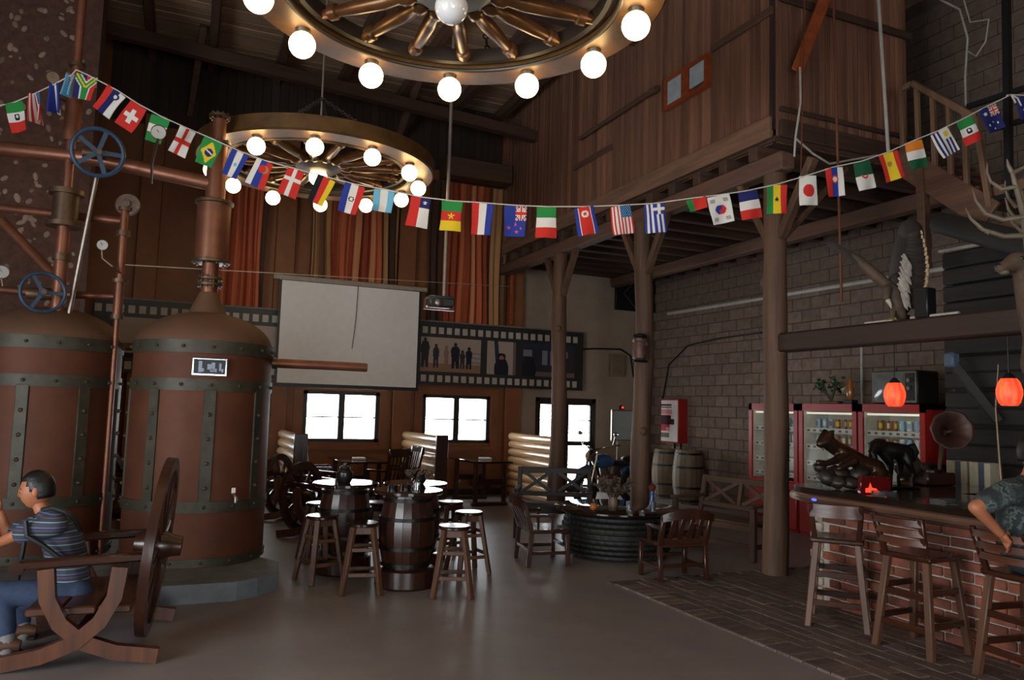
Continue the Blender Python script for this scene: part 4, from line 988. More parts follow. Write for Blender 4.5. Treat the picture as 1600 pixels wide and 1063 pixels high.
# ---------------------------------------------------------------- brick bar
m_brick = plain('red_brick', '#8f4d36', .85, c2='#55352a', nscale=10, rand=.42, bump=.3)
m_brickw = plain('window_lit_brick', '#b3a596', .85, c2='#7d6656', nscale=8, rand=.15, bump=.3)  # brick lightened in colour to show window light on the bar end
m_bartop = wood('bar_top_wood', '#241710', '#150d09', .2, 'Y', .1, .05, coat=.4)
m_fascia = wood('bar_fascia', '#6b4835', '#3d281d', .6, 'Y', .3, .1)
BX, B0, B1 = 5.35, 2.3, 5.36
bar = thing('brick_bar', 'long brick bar counter with dark wooden top at the right', 'bar', (BX, B1, 0))
obj('core', MB().box((.38, -(B1-B0)/2-.02, .44), (.7, B1-B0-.04, .88)), plain('pale_mortar', '#b5a99e', .95, nscale=14, rand=0, bump=.2), bar, smooth=False)
bk = MB().box((0, 0, 0), (.03, .23, .066), ch=.006).mesh('brick', m_brick, False); bkh = MB().box((0, 0, 0), (.03, .11, .066), ch=.006).mesh('brick', m_brick, False)
bke = MB().box((0, 0, 0), (.23, .03, .066), ch=.006).mesh('brick', m_brickw, False); bkw = MB().box((0, 0, 0), (.03, .1, .066), ch=.006).mesh('brick', m_brickw, False)
for row in range(11):
    z = .045+row*.079; y = -.06
    obj('brick', bkw, None, bar, (.012, y, z)); y -= .056 if row % 2 else .116
    first = True
    while y > -(B1-B0):
        if y < -2.35: break
        l_ = .23 if not (first and row % 2 == 0) else .11; first = False
        obj('brick', bk if l_ > .2 else bkh, None, bar, (.024+rnd.uniform(-.004, .004), y-l_/2-.005, z+rnd.uniform(-.003, .003)), rot=(R_(rnd.uniform(-.8, .8)), 0, R_(rnd.uniform(-1, 1)))); y -= l_+.014
    for k in range(3): obj('brick', bke, None, bar, (.14+k*.245-(.05 if row % 2 else 0), -.012, z))
obj('return_core', MB().box((1.15, -.36, .44), (.84, .66, .88)), m_mort, bar, smooth=False)
obj('fascia', MB().box((-.02, -(B1-B0)/2-.02, .915), (.1, B1-B0, .085), ch=.01), m_fascia, bar)
poly = []
for i in range(9):
    a = PI/2+PI/2*i/8; poly.append((.1+.36*math.cos(a), -.15+.3*math.sin(a)))
poly = [(1.7, .15)]+[(p[0]-.0, p[1]) for p in poly]+[(-.26, -(B1-B0)), (.8, -(B1-B0)), (.8, -.85), (1.7, -.85)]
obj('counter_top', MB().prism([(a, b_, 0) for a, b_ in poly][::-1], (0, 0, .962), (0, 0, 1.04)), m_bartop, bar)
obj('end_edge', MB().tube([(p[0]-.002, p[1], .955) for p in poly[1:9]+[(poly[8][0], poly[8][1]-.28)]], .036, 8), m_brickw, bar, label='rounded end of the counter edge, pale with painted window light')  # counter end takes the lightened colour, standing for light from the window
obj('counter_edge', MB().tube([(poly[8][0]-.002, poly[8][1], .955), (poly[9][0]-.002, poly[9][1]-.15, .955), (-.262, -(B1-B0), .955)], .035, 8), m_fascia, bar)
m_led = plain('blue_led', '#3040ff', .3, emit=(.06, .09, 1, 1), es=2.5, rand=0)
for k, yy in enumerate((-.22,)):
    o = obj('blue_led', MB().ball((0, 0, 0), (.012, .03, .012), 8, 6), m_led, bar, (-.298, yy-.1, .95), label='glowing blue spot light under the counter edge')
# heavy beam above the bar
m_beamb = wood('heavy_bar_beam', '#38221a', '#1f130f', .55, 'Y', .3, .05)
t = thing('bar_beam', 'heavy dark beam running from the log post over the bar', 'beam', (XP, 4.2, 2.42)); obj('timber', MB().box((0, 0, 0), (.16, 4.1, .2), ch=.02), m_beamb, t)
obj('white_tube', MB().tube([(.0, .05, .115), (.0, .5, .115)], .014, 8).tube([(.02, .68, .115), (.02, 1.0, .115)], .014, 8), m_white, t, label='white plastic conduit on top')
# pendant lamps
m_lamp, nt, b = nodes_of('glowing_red_shade'); 
tc = N(nt, 'ShaderNodeTexCoord'); wv = N(nt, 'ShaderNodeTexNoise'); wv.inputs['Scale'].default_value = 9; mp = N(nt, 'ShaderNodeMapping'); mp.inputs['Scale'].default_value = (3, 3, .5)
nt.links.new(tc.outputs['Object'], mp.inputs[0]); nt.links.new(mp.outputs[0], wv.inputs['Vector'])
rp = N(nt, 'ShaderNodeValToRGB'); rp.color_ramp.elements[0].color = (.75, .03, .012, 1); rp.color_ramp.elements[1].color = (1, .16, .03, 1); rp.color_ramp.elements[0].position = .35; rp.color_ramp.elements[1].position = .7
nt.links.new(wv.outputs['Fac'], rp.inputs[0]); nt.links.new(rp.outputs[0], b.inputs['Emission Color']); b.inputs['Emission Strength'].default_value = 1.05; b.inputs['Base Color'].default_value = (.5, .05, .03, 1)
for px, py, yy, lab in ((1398, 617, 4.93, 'glowing red pendant lamp over the horse figure, smaller in view'), (1577, 613, 3.9, 'glowing red pendant lamp over the man in camouflage')):
    c = at(px, py, x=5.9); t = thing('pendant_lamp', lab, 'lamp', c, 0, 'red pendant lamps')
    obj('shade', MB().lathe([(.055, -.105), (.075, -.08), (.09, -.02), (.09, .02), (.075, .075), (.055, .105), (.05, .105), (.05, -.1)], n=24), m_lamp, t)
    obj('cap', MB().lathe([(.05, .1), (.04, .12), (.015, .15), (.0, .152)], n=16), m_dark, t)
    obj('cord', MB().tube([(0, 0, .14), (0, 0, 2.33-c.z)], .005, 6), m_dark, t)
    obj('bulb', MB().ball((0, 0, 0), .03, 10, 8), plain('red_bulb', '#ff5030', .3, emit=(1, .3, .1, 1), es=8, rand=0), t)

# ---------------------------------------------------------------- bar stools
def bar_stool(label, p, rz, kind, zs=.68, parts=True):
    t = thing('bar_stool', label, 'stool', (p[0], p[1], 0), rz, 'bar stools')
    obj('seat', MB().box((0, 0, zs), (.4, .38, .04), ch=.012), m_lacx, t)
    for sx in (-1, 1):
        for sy in (-1, 1): obj('leg', MB().bar((sx*.215, sy*.215, 0), (sx*.15, sy*.15, zs-.01), .05, .045, (0, 1, 0), ch=.006), m_leg, t)
    for z, f_ in ((.2, .197), (.42, .177)):
        for s in (-1, 1):
            obj('rung', MB().box((0, s*f_, z), (f_*2, .024, .045), ch=.004), m_lacx, t); obj('rung', MB().box((s*f_, 0, z+.03), (.024, f_*2, .045), ch=.004), m_lacy, t)
    zt = zs+.29
    for s in (-1, 1): obj('back_post', MB().bar((s*.16, -.165, zs), (s*.185, -.26, zt), .04, .035, (0, 1, 0), ch=.006), m_lac, t)
    def rail(z, h):
        k = (z-zs)/(zt-zs); y0 = -.165-.095*k; vs = []; n = 8
        for i in range(n+1):
            u = i/n*2-1; y = y0-.035*(1-u*u)
            vs += [(u*.19, y-.012, z-h/2), (u*.19, y+.012, z-h/2), (u*.19, y+.012, z+h/2), (u*.19, y-.012, z+h/2)]
        fs = [(i*4+j, i*4+(j+1) % 4, i*4+4+(j+1) % 4, i*4+4+j) for i in range(n) for j in range(4)]+[(3, 2, 1, 0), (n*4, n*4+1, n*4+2, n*4+3)]
        return MB().add(vs, fs)
    if kind == 1: obj('back_rail', rail(zt-.05, .1), m_redx, t)
    else:
        for z in (zt-.04, zt-.11, zt-.18): obj('back_rail', rail(z, .045), m_redx, t)
    return t
q = at(1322, 848, z=.68); bar_stool('bar stool with one broad back rail, farthest along the bar', (4.98, 4.72), -.86, 1)
q = at(1450, 876, z=.68); bar_stool('bar stool with three back slats, middle of the bar', (5.02, 4.0), -1.5, 2)
bar_stool('bar stool cut by the picture edge, carrying the man in camouflage', (5.08, 3.26), -PI/2-.1, 2)

# ---------------------------------------------------------------- dark log wall and back counter behind the bar
m_blog = wood('blackened_log', '#2c2623', '#191614', .7, 'Y', .3, .25)
lg = struct('wall_bar', MB().box((8.2, 2.2, 1.8), (.1, 7.6, 3.6)), m_dark, smooth=False)
z = .1
while z < 3.6:
    obj('plank', MB().bar((0, -3.8, rnd.uniform(-.012, .012)), (0, 3.78, rnd.uniform(-.012, .012)), .1, .185, ch=.02), m_blog, lg, (8.12, 2.3, z)); z += .2
obj('light_strip', MB().tube([(8.0, 6.05, 3.6), (8.0, 3.6, 3.58)], .02, 8), m_white, lg)
m_cab = wood('dark_cabinet', '#1d1613', '#120d0b', .5, 'Y', .15, .1)
t = thing('back_counter', 'dark wooden back counter along the log wall behind the bar', 'cabinet', (7.62, 4.3, 0))
obj('body', MB().box((0, 0, .48), (.55, 3.3, .96), ch=.01), m_cab, t)
obj('worktop', MB().box((-.02, 0, .98), (.62, 3.36, .05), ch=.01), m_bartop, t)
for k in range(5): d_ = obj('door', MB().box((-.285, -1.3+k*.65, .5), (.02, .6, .8), ch=.006), m_cab, t); obj('handle', MB().bar((-.305, -1.08+k*.65, .6), (-.305, -1.08+k*.65, .72), .015), m_steel, d_)
q = at(1522, 740, x=7.5)
for k, (dy, lab) in enumerate(((.13, 'cream carton with grey stripe behind the bar, left of two'), (-.12, 'cream carton with grey stripe behind the bar, right of two'))):
    t = thing('carton', lab, 'box', (7.5, q.y+dy, 1.006)); obj('body', MB().box((0, 0, .12), (.18, .22, .24), ch=.004), plain('cream_card', '#b8ab92', .7, rand=.03), t)
    obj('grey_stripe', MB().box((-.091, -.02, .12), (.004, .06, .236)), plain('slate_card', '#4a5058', .7, rand=0), t)
t = thing('black_box', 'low black equipment box behind the bar next to the cartons', 'box', (7.5, q.y+.6, 1.006)); obj('body', MB().box((0, 0, .09), (.3, .4, .18), ch=.01), m_dark, t); obj('panel', MB().box((-.152, 0, .09), (.006, .34, .12)), m_blk, t)
t = thing('black_speaker', 'upright black cabinet at the picture edge behind the bar', 'speaker', (7.4, 3.95, 1.006)); obj('cabinet', MB().box((0, 0, .25), (.3, .42, .5), ch=.01), m_dark, t); obj('grille', MB().box((-.153, 0, .25), (.008, .36, .44)), m_blk, t)
c0, c1 = at(1560, 570, x=7.0), at(1565, 740, x=7.0)
tag(obj('fishing_rod', MB().tube([c0, at(1556, 640, x=7.0), Vector((c1.x, c1.y, 1.04))], [.008, .012, .014], 8), m_brz), 'thin pale rod standing upright behind the bar', 'rod')
# camera-like fixture on a slanting bracket under the beam
a, b_ = at(1490, 570, x=7.6), at(1560, 660, x=7.9); t = thing('wall_bracket', 'slanting dark bracket with a small blue grey fitting behind the bar', 'bracket', a)
obj('strut', MB().bar((0, 0, 0), b_-a, .1, .1, ch=.01), m_blog, t); obj('fitting', MB().box((-.03, 0, .05), (.12, .12, .16), ch=.02), plain('blue_grey_paint', '#5c6b80', .5, rand=0), t)

# ---------------------------------------------------------------- vending machines with cans
m_vred = plain('red_enamel', '#a3251f', .35, c2='#8c1e1a', nscale=2, rand=.04); m_vin = plain('cream_interior', '#d2ccba', .6, rand=.02); m_vwhite = plain('shelf_white', '#c4bfb2', .45, rand=.02)
m_btn = plain('grey_button', '#5d5a55', .5, rand=.1)
m_can = painted('printed_can', .35)
btn_me = MB().box((0, 0, 0), (.008, .045, .03), ch=.003).mesh('price_button', m_btn, False)
def vend_machine(label, yc, w):
    t = thing('vending_machine', label, 'machine', (8.25, yc, 0), 0, 'red vending machines'); h = 1.84; hw = w/2
    obj('cabinet', MB().box((.56, 0, h/2), (.12, w-.02, h)).box((.31, hw-.035, h/2), (.6, .05, h)).box((.31, -hw+.035, h/2), (.6, .05, h)).box((.31, 0, h-.03), (.6, w-.02, .06)).box((.3, 0, .36), (.58, w-.1, .72)), m_vred, t, smooth=False)
    obj('front_frame', MB().box((0, hw-.045, 1.28), (.03, .07, 1.12)).box((0, -hw+.045, 1.28), (.03, .07, 1.12)).box((0, 0, 1.79), (.03, w-.02, .1)), m_vred, t, smooth=False)
    obj('interior', MB().box((.48, 0, 1.25), (.02, w-.12, 1.06)).box((.25, hw-.075, 1.25), (.46, .02, 1.06)).box((.25, -hw+.075, 1.25), (.46, .02, 1.06)).box((.25, 0, 1.75), (.46, w-.12, .02)), m_vin, t, smooth=False)
    tb = obj('fluorescent_tube', MB().tube([(.06, -hw+.1, 1.71), (.06, hw-.1, 1.71)], .014, 8), plain('dim_tube', '#fff4dd', .4, emit=(1, .93, .78, 1), es=.45, rand=0), t)
    dk = obj('lower_door', MB().box((-.01, 0, .37), (.03, w-.04, .66), ch=.01), m_vred, t)
    obj('delivery_flap', MB().box((-.03, .1, .22), (.02, .36, .14), ch=.006), m_blk, dk); obj('coin_plate', MB().box((-.03, -w*.3, .55), (.02, .1, .14), ch=.006), m_steel, dk)
    for z in (1.49, 1.26, 1.03, .82):
        sh = obj('shelf', MB().box((.28, 0, z), (.42, w-.14, .025)).box((.07, 0, z-.02), (.02, w-.14, .07)), m_vwhite, t, smooth=False)
        for k in range(8): obj('price_button', btn_me, None, sh, (.056, -w*.38+k*w*.76/7, z-.022))
    obj('glass_front', MB().box((.055, 0, 1.25), (.005, w-.16, .98), Matrix.Rotation(R_(4.5), 3, 'Y')), m_mglass, t, smooth=False)
    return t
CANC = [('R', 'W'), ('T', 'K'), ('W', 'T'), ('Y', 'K'), ('L', 'B'), ('W', 'R'), ('L', 'G')]
FC['S'] = lin('#7fa9bb'); FC['C'] = lin('#e2c9a0'); FC['M'] = lin('#8a5a3a')
def can_mesh(i, c1, c2):
    mb = MB(); n = 16
    mb.grid(lambda u, v: (.033*math.cos(2*PI*u), .033*math.sin(2*PI*u), .13*v), n, 8, lambda u, v: FC[c2] if abs((u*2) % 1-.5) < .2 and .25 < v < .75 else FC['W'] if v < .06 or v > .94 else FC[c1])
    mb.add([(.03*math.cos(2*PI*k/n), .03*math.sin(2*PI*k/n), .133) for k in range(n)], [tuple(range(n))], FC['W'])
    return mb.mesh('drink_can', m_can)
cans = [can_mesh(i, *c) for i, c in enumerate((('S', 'C'), ('M', 'C'), ('S', 'M'), ('W', 'S'), ('M', 'Y'), ('T', 'W'), ('S', 'W')))]
ORD = ['first', 'second', 'third', 'fourth', 'fifth', 'sixth', 'seventh', 'eighth']
for mi, (yc, w, lab, nm) in enumerate(((9.035, 1.04, 'red vending machine half hidden behind the bar post, leftmost of three', 'left'), (7.985, 1.04, 'red vending machine behind the tiger sculpture, middle of three', 'middle'), (6.955, 1.0, 'red vending machine behind the horse figure, rightmost of three', 'right'))):
    vend_machine(lab, yc, w)
    for zi, z in enumerate((1.503, 1.273)):
        nc = 7
        for k in range(nc):
            o = obj('drink_can', cans[(k*3+mi*2+zi*4+(k*k) % 3) % 7], None, None, (8.25+.2, yc+w*.33-k*w*.66/(nc-1), z), rot=(0, 0, rnd.uniform(0, 6)))
            tag(o, '%s drink can from the left on %s shelf of %s red machine' % (ORD[k], ('the upper', 'the second')[zi], nm), 'can', 'cans in the vending machines')
# things on top of the machines
ty = at(1400, 625, x=8.45); t = thing('old_television', 'old square television with side controls on the vending machine', 'television', (8.5, ty.y-.02, 1.842))
obj('cabinet', MB().box((.1, 0, .22), (.4, .66, .42), ch=.02), m_cab, t); obj('bezel', MB().box((-.11, .0, .22), (.02, .66, .4), ch=.006), plain('grey_bezel', '#6d675f', .5, rand=0), t)
mb = MB(); mb.grid(lambda u, v: (-.13-.02*(1-(2*u-1)**2)*(1-(2*v-1)**2), .28-.43*u, .06+.32*v), 12, 10); obj('screen', mb, plain('grey_screen', '#6f7373', .12, rand=0, coat=.5), t)
obj('control_panel', MB().box((-.125, -.245, .22), (.015, .13, .34), ch=.004), m_cab, t)
for z in (.3, .2): obj('dial', MB().lathe([(.03, 0), (.026, .03)], (-.13, -.245, z), 12, (-1, 0, 0)), m_steel, t)
p = at(1308, 628, x=8.45); r0 = random.Random(4)
t = thing('jade_tree', 'ornamental green leaved jade tree on the vending machine', 'ornament', (8.45, p.y+.1, 1.842)); obj('base', MB().box((0, 0, .02), (.14, .34, .04), ch=.01), m_brz, t)
tw = MB(); lf = MB()
for k in range(7):
    a = r0.uniform(0, 6.28); e = Vector((.1*math.cos(a), .17*math.sin(a), r0.uniform(.22, .36))); tw.tube([(0, 0, .04), e*.6+Vector((0, 0, .02)), e], [.014, .01, .004], 6)
    for j in range(9): lf.ball(e+Vector((r0.uniform(-.06, .06), r0.uniform(-.08, .08), r0.uniform(-.05, .05))), (.03, .03, .008), 7, 4, Matrix.Rotation(r0.uniform(-1, 1), 3, 'X') @ Matrix.Rotation(r0.uniform(-1, 1), 3, 'Y'))
obj('branches', tw, m_twig, t); obj('leaves', lf, plain('jade_leaf', '#2f4d2a', .35, rand=.2), t)
p = at(1331, 620, x=8.45); t = thing('gilt_trophy', 'amber and gilt trophy on black base beside the jade tree', 'ornament', (8.42, p.y, 1.842))
obj('base', MB().box((0, 0, .03), (.12, .16, .06), ch=.008), m_blk, t); obj('flame', MB().lathe([(.03, .06), (.045, .1), (.05, .18), (.035, .28), (.015, .36), (.0, .38)], n=16), plain('amber_glass', '#9a5a22', .25, rand=0, coat=.4), t)
p = at(1321, 600, x=8.5); t = thing('pale_rosette', 'pale round rosette ornament behind the jade tree', 'ornament', (8.56, p.y+.02, 1.842)); obj('disc', MB().lathe([(.0, -.015), (.09, -.01), (.1, .01), (.05, .02), (.03, .035), (.0, .04)], (0, 0, .24), 20, (-1, -.3, .1)), plain('pale_brass', '#a3937a', .4, metal=.5, rand=0), t); obj('stand', MB().lathe([(.05, 0), (.04, .02), (.012, .03), (.012, .16)], n=12), m_brz, t)
p = at(1341, 545, x=9.3); tag(obj('upright_pipe', MB().tube([(9.368, p.y, 1.5), (9.368, p.y, 2.75)], .02, 8), m_white), 'upright white pipe on the block wall above the machines', 'pipe')

# ---------------------------------------------------------------- sculptures on the bar
m_bron = plain('dark_bronze', '#4f3626', .28, metal=.7, c2='#20160f', nscale=9, contrast=.8, rand=0, bump=.2); m_rock = plain('carved_root', '#352a20', .5, c2='#14100c', nscale=7, rand=0, bump=.6)
m_black = plain('black_bronze', '#14110f', .35, metal=.3, rand=0, bump=.1)
CT = 1.042
q = at(1302, 760, z=CT); tg = thing('tiger_sculpture', 'bronze tiger sculpture crouching on a carved rock at the bar end', 'sculpture', (5.42, 4.98, CT), 0)
# work in the picture's own left-right direction: u = right as seen, w = away
U = Vector((rt.x, rt.y, 0)).normalized(); V_ = Vector((fw.x, fw.y, 0)).normalized()
def S2(u, z, w=0): return U*u+V_*w+Vector((0, 0, z))
ppm = FPX/((Vector((5.42, 4.98, CT))-EYEP).dot(fw))
bx, by = 1305, 762
def SP(px, py, w=0): return S2((px-bx)/ppm, (by-py)/ppm, w)
rk = MB(); r0 = random.Random(8)
for px, py, r, w in ((1268, 745, .09, 0), (1290, 740, .1, .05), (1320, 742, .1, .03), (1340, 745, .08, 0), (1258, 730, .06, .03), (1300, 752, .08, -.05), (1335, 738, .09, .05), (1280, 752, .07, -.06), (1352, 752, .06, .02)):
    c = SP(px, py, w); c.z = max(c.z, r*.6); rk.ball(c, (r*1.1, r, r*.75), 10, 7, Matrix.Rotation(r0.uniform(0, 3), 3, 'Z') @ Matrix.Rotation(r0.uniform(-.5, .5), 3, 'X'))
rk.v = [tuple(Vector(q_)+mnoise.noise_vector(Vector(q_)*16)*.022+mnoise.noise_vector(Vector(q_)*40)*.01) for q_ in rk.v]
rk.v = [(a_, b_, max(c_, .002)) for a_, b_, c_ in rk.v]
ro = obj('carved_rock', rk, m_rock, tg, ang=70)
sk = rk = None
J = [(SP(1343, 730), .085), (SP(1322, 722), .075), (SP(1300, 710), .075), (SP(1281, 699), .066), (SP(1264, 688, -.02), .066), (SP(1253, 693, -.05), .036),
     (SP(1276, 718, -.06), .034), (SP(1260, 723, -.09), .026), (SP(1247, 722, -.1), .028), (SP(1292, 724, -.05), .036), (SP(1304, 718, -.09), .03), (SP(1278, 730, -.1), .026),
     (SP(1346, 738, -.07), .06), (SP(1330, 748, -.1), .03), (SP(1318, 750, -.1), .026), (SP(1352, 742, .07), .055), (SP(1340, 754, .08), .025),
     (SP(1356, 730), .02), (SP(1365, 740, -.02), .017), (SP(1363, 757, -.04), .015), (SP(1266, 673, .03), .018), (SP(1272, 674, -.05), .018)]
E_ = [(0, 1), (1, 2), (2, 3), (3, 4), (4, 5), (2, 6), (6, 7), (7, 8), (2, 9), (9, 10), (10, 11), (0, 12), (12, 13), (13, 14), (0, 15), (15, 16), (0, 17), (17, 18), (18, 19), (4, 20), (4, 21)]
fused('tiger_body', J, E_, m_bron, tg, .008, 3)
obj('stripes', MB().tube([SP(1256, 697, -.085), SP(1252, 699, -.09), SP(1256, 702, -.085)], .006, 5), m_black, tg, label='open jaw')
# red lit acrylic sign
m_acr = plain('dark_red_acrylic', '#4a0f10', .1, rand=0, coat=.4, emit=(.5, .01, .01, 1), es=.02); m_glow = plain('red_glow_window', '#ff2010', .4, emit=(1, .05, .02, 1), es=1.6, rand=0)
q = at(1333, 766, z=CT); t = thing('lit_acrylic_block', 'dark red acrylic block with glowing red patch, before the tiger', 'ornament', (q.x+.0, q.y, CT), math.atan2(U.y, U.x)+.1)
t.location = (5.28, 4.62, CT)
obj('block', MB().box((0, 0, .07), (.26, .05, .14), ch=.004), m_acr, t); obj('lit_patch', MB().prism([(-.09, 0, .012), (.03, 0, .012), (.0, 0, .045), (-.035, 0, .05), (-.05, 0, .09), (-.062, 0, .05), (-.09, 0, .045)], (0, -.029, 0), (0, -.026, 0)), m_glow, t)
for px, py, lab in ((1373, 772, 'square glass ashtray on the bar near the acrylic block'), (1452, 785, 'square glass ashtray on the bar before the middle stool')):
    q = at(px, py, z=CT+.02); tag(obj('glass_ashtray', MB().box((0, 0, .006), (.13, .13, .012)).box((0, .056, .025), (.13, .018, .03)).box((0, -.056, .025), (.13, .018, .03)).box((.056, 0, .025), (.018, .1, .03)).box((-.056, 0, .025), (.018, .1, .03)), m_clear, None, (max(q.x, 5.2), q.y, CT), smooth=False), lab, 'ashtray')
# horse, grazing, head to the left
HP = at(1398, 762, z=CT); ppm = FPX/((HP-EYEP).dot(fw)); bx, by = 1398, 763
hs_ = thing('horse_figure', 'black horse figure with lowered head standing on the bar', 'sculpture', HP)
J = [(SP(1412, 708), .075), (SP(1396, 706), .078), (SP(1380, 703), .07), (SP(1367, 700, -.03), .045), (SP(1359, 711, -.06), .038), (SP(1362, 726, -.08), .03), (SP(1367, 737, -.09), .023),
     (SP(1390, 726, -.03), .03), (SP(1390, 744, -.03), .017), (SP(1387, 760, -.03), .02), (SP(1394, 726, .05), .03), (SP(1397, 744, .05), .016), (SP(1395, 760, .05), .02),
     (SP(1416, 724, -.05), .035), (SP(1424, 740, -.05), .018), (SP(1420, 748, -.05), .016), (SP(1421, 761, -.05), .02), (SP(1412, 724, .05), .034), (SP(1412, 740, .05), .018), (SP(1408, 748, .05), .016), (SP(1409, 761, .05), .02)]
E_ = [(0, 1), (1, 2), (2, 3), (3, 4), (4, 5), (5, 6), (2, 7), (7, 8), (8, 9), (2, 10), (10, 11), (11, 12), (0, 13), (13, 14), (14, 15), (15, 16), (0, 17), (17, 18), (18, 19), (19, 20)]
fused('horse_body', J, E_, m_black, hs_, .008, 3)
obj('tail', MB().tube([SP(1418, 700), SP(1427, 698), SP(1431, 708), SP(1428, 722)], [.02, .035, .035, .012], 8), m_black, hs_)
obj('mane', MB().tube([SP(1384, 692), SP(1370, 692), SP(1360, 698), SP(1358, 712)], [.02, .025, .022, .01], 8), m_black, hs_)
obj('ears', MB().tube([SP(1362, 703, -.03), SP(1358, 696, -.04)], [.012, .002], 6).tube([SP(1362, 703, .02), SP(1359, 695, .03)], [.012, .002], 6), m_black, hs_)
obj('base', MB().box((0, 0, .008), (.34, .24, .016), Matrix.Rotation(math.atan2(U.y, U.x), 3, 'Z'), ch=.004), m_black, hs_)
# gramophone
GP = at(1452, 757, z=CT); ppm = FPX/((GP-EYEP).dot(fw)); bx, by = 1452, 757
gm = thing('gramophone', 'old gramophone with a large dull brass horn on the bar', 'gramophone', GP)
m_horn = plain('tarnished_brass', '#4a2c22', .5, metal=.4, c2='#291a17', nscale=6, rand=0)
obj('case', MB().box((0, 0, .06), (.34, .3, .12), Matrix.Rotation(math.atan2(U.y, U.x)+.3, 3, 'Z'), ch=.012), m_lac, gm)
obj('turntable', MB().lathe([(.13, .12), (.13, .14), (.0, .142)], n=24), m_black, gm)
hc = SP(1488, 672, 0); hd = (Vector((-.55, -.75, .12))).normalized(); k0 = SP(1472, 730, .05)
obj('horn_neck', MB().tube([SP(1452, 745), SP(1470, 745, .03), SP(1474, 725, .05), hc-hd*.2], [.012, .014, .018, .03], 10), m_brz, gm)
hn = MB(); n = 9; q_ = Vector((0, 0, 1)).rotation_difference(hd); vs = []; fs = []; NN = 54
prof = [(.03, -.2), (.045, -.12), (.075, -.05), (.12, -.0), (.165, .025), (.185, .03)]
for r, z in prof:
    for j in range(NN):
        a = 2*PI*j/NN; rr = r*(1+.06*abs(math.sin(a*n/2))*(r/.185)); vs.append(hc+q_ @ Vector((rr*math.cos(a), rr*math.sin(a), z)))
for i in range(5):
    for j in range(NN): fs.append((i*NN+j, i*NN+(j+1) % NN, (i+1)*NN+(j+1) % NN, (i+1)*NN+j))
hn.add(vs, fs); ho = obj('horn', hn, m_horn, gm); md = ho.modifiers.new('thick', 'SOLIDIFY'); md.thickness = .004
m_gl2 = plain('smoky_glass', '#4f463a', .08, rand=0, coat=.5)
c = Vector((6.3, 4.95, CT)); t = thing('glass_globe', 'smoky round glass globe on a foot behind the horse figure', 'globe', (6.5, 5.3, CT)); obj('globe', MB().ball((0, 0, .17), .125, 24, 16), m_gl2, t); obj('foot', MB().lathe([(.08, 0), (.07, .02), (.03, .04), (.04, .06)], n=16), m_brz, t)
# ---------------------------------------------------------------- eagle on the beam
m_feat = plain('dark_feather', '#2e241e', .7, c2='#1d1713', nscale=12, rand=.15, stretch=(1, 1, .3)); m_featw = plain('white_feather', '#b3aaa0', .7, c2='#7c736a', nscale=14, rand=.1); m_cream = plain('cream_feather_tip', '#b59a72', .7, rand=.1); m_tawny = plain('tawny_feather', '#54402f', .75, c2='#33271c', nscale=10, rand=.1)
EP = at(1400, 494, x=XP); EP.z = 2.52; eg = thing('stuffed_eagle', 'stuffed eagle with one wing raised, perched on the beam', 'eagle', EP)
ppm = FPX/((EP-EYEP).dot(fw)); bx, by = 1400, 494
J = [(SP(1402, 470), .07), (SP(1396, 452), .075), (SP(1389, 440), .055), (SP(1382, 446, -.05), .04), (SP(1380, 458, -.06), .035), (SP(1410, 485), .04), (SP(1418, 492, .02), .02)]
fused('eagle_body', J, [(0, 1), (1, 2), (2, 3), (3, 4), (0, 5), (5, 6)], m_tawny, eg, .01, 3)
obj('beak', MB().tube([SP(1381, 462, -.07), SP(1384, 469, -.08), SP(1386, 476, -.08)], [.022, .016, .003], 8), plain('pale_beak', '#b0a48c', .4, rand=0), eg)
for s in (-1, 1):
    l_ = obj('foot', MB().tube([SP(1398+6*s, 478, s*.03), SP(1399+7*s, 489, s*.03)], [.03, .016], 8), m_tawny, eg)
    tl = MB()
    for k in (-1, 0, 1): tl.tube([SP(1399+7*s, 489, s*.03), SP(1396+7*s+k*5, 491, s*.03-.03), SP(1394+7*s+k*7, 494, s*.03-.045)], [.01, .009, .003], 6)
    obj('talons', tl, plain('yellow_talon', '#8a7440', .5, rand=0), l_)
def feather(mb, a, b_, w, side):
    a, b_ = Vector(a), Vector(b_); d_ = b_-a; s = d_.normalized().cross(side).normalized(); n = 6; vs = []
    for i in range(n+1):
        t_ = i/n; ww = w*(.5+.6*t_) if t_ < .75 else w*.95*(1-t_)/.25+.002; c = a+d_*t_+side*(.012*math.sin(PI*t_))
        vs += [c-s*ww, c+side*.004, c+s*ww, c-side*.004]
    fs = [(i*4+j, i*4+(j+1) % 4, i*4+4+(j+1) % 4, i*4+4+j) for i in range(n) for j in range(4)]
    mb.add(vs, fs)
vd = -V_
Ruv = Matrix((U, V_, Vector((0, 0, 1)))).transposed()
wt = Ruv @ Matrix.Rotation(R_(8), 3, 'Y')
wg = obj('raised_wing', MB().ball(SP(1419, 408, .03), (.145, .035, .46), 18, 16, wt).ball(SP(1428, 352, .03), (.12, .035, .13), 14, 10, wt).ball(SP(1400, 440, .02), (.07, .05, .14), 12, 8, wt), m_feat, eg)
for k in range(20):
    u = k/19; a = SP(1404+u*16, 462-u*105, -.012); b_ = SP(1436+13*math.sin(u*2.8), 474-u*112-10*u*u, -.012-.01*(k % 2)); mb = MB(); feather(mb, a, b_, .026, vd); obj('wing_feather', mb, m_feat, wg)
    mb = MB(); feather(mb, b_-(b_-a)*.09, b_+(b_-a)*.08, .024, vd); obj('feather_tip', mb, m_cream, wg)
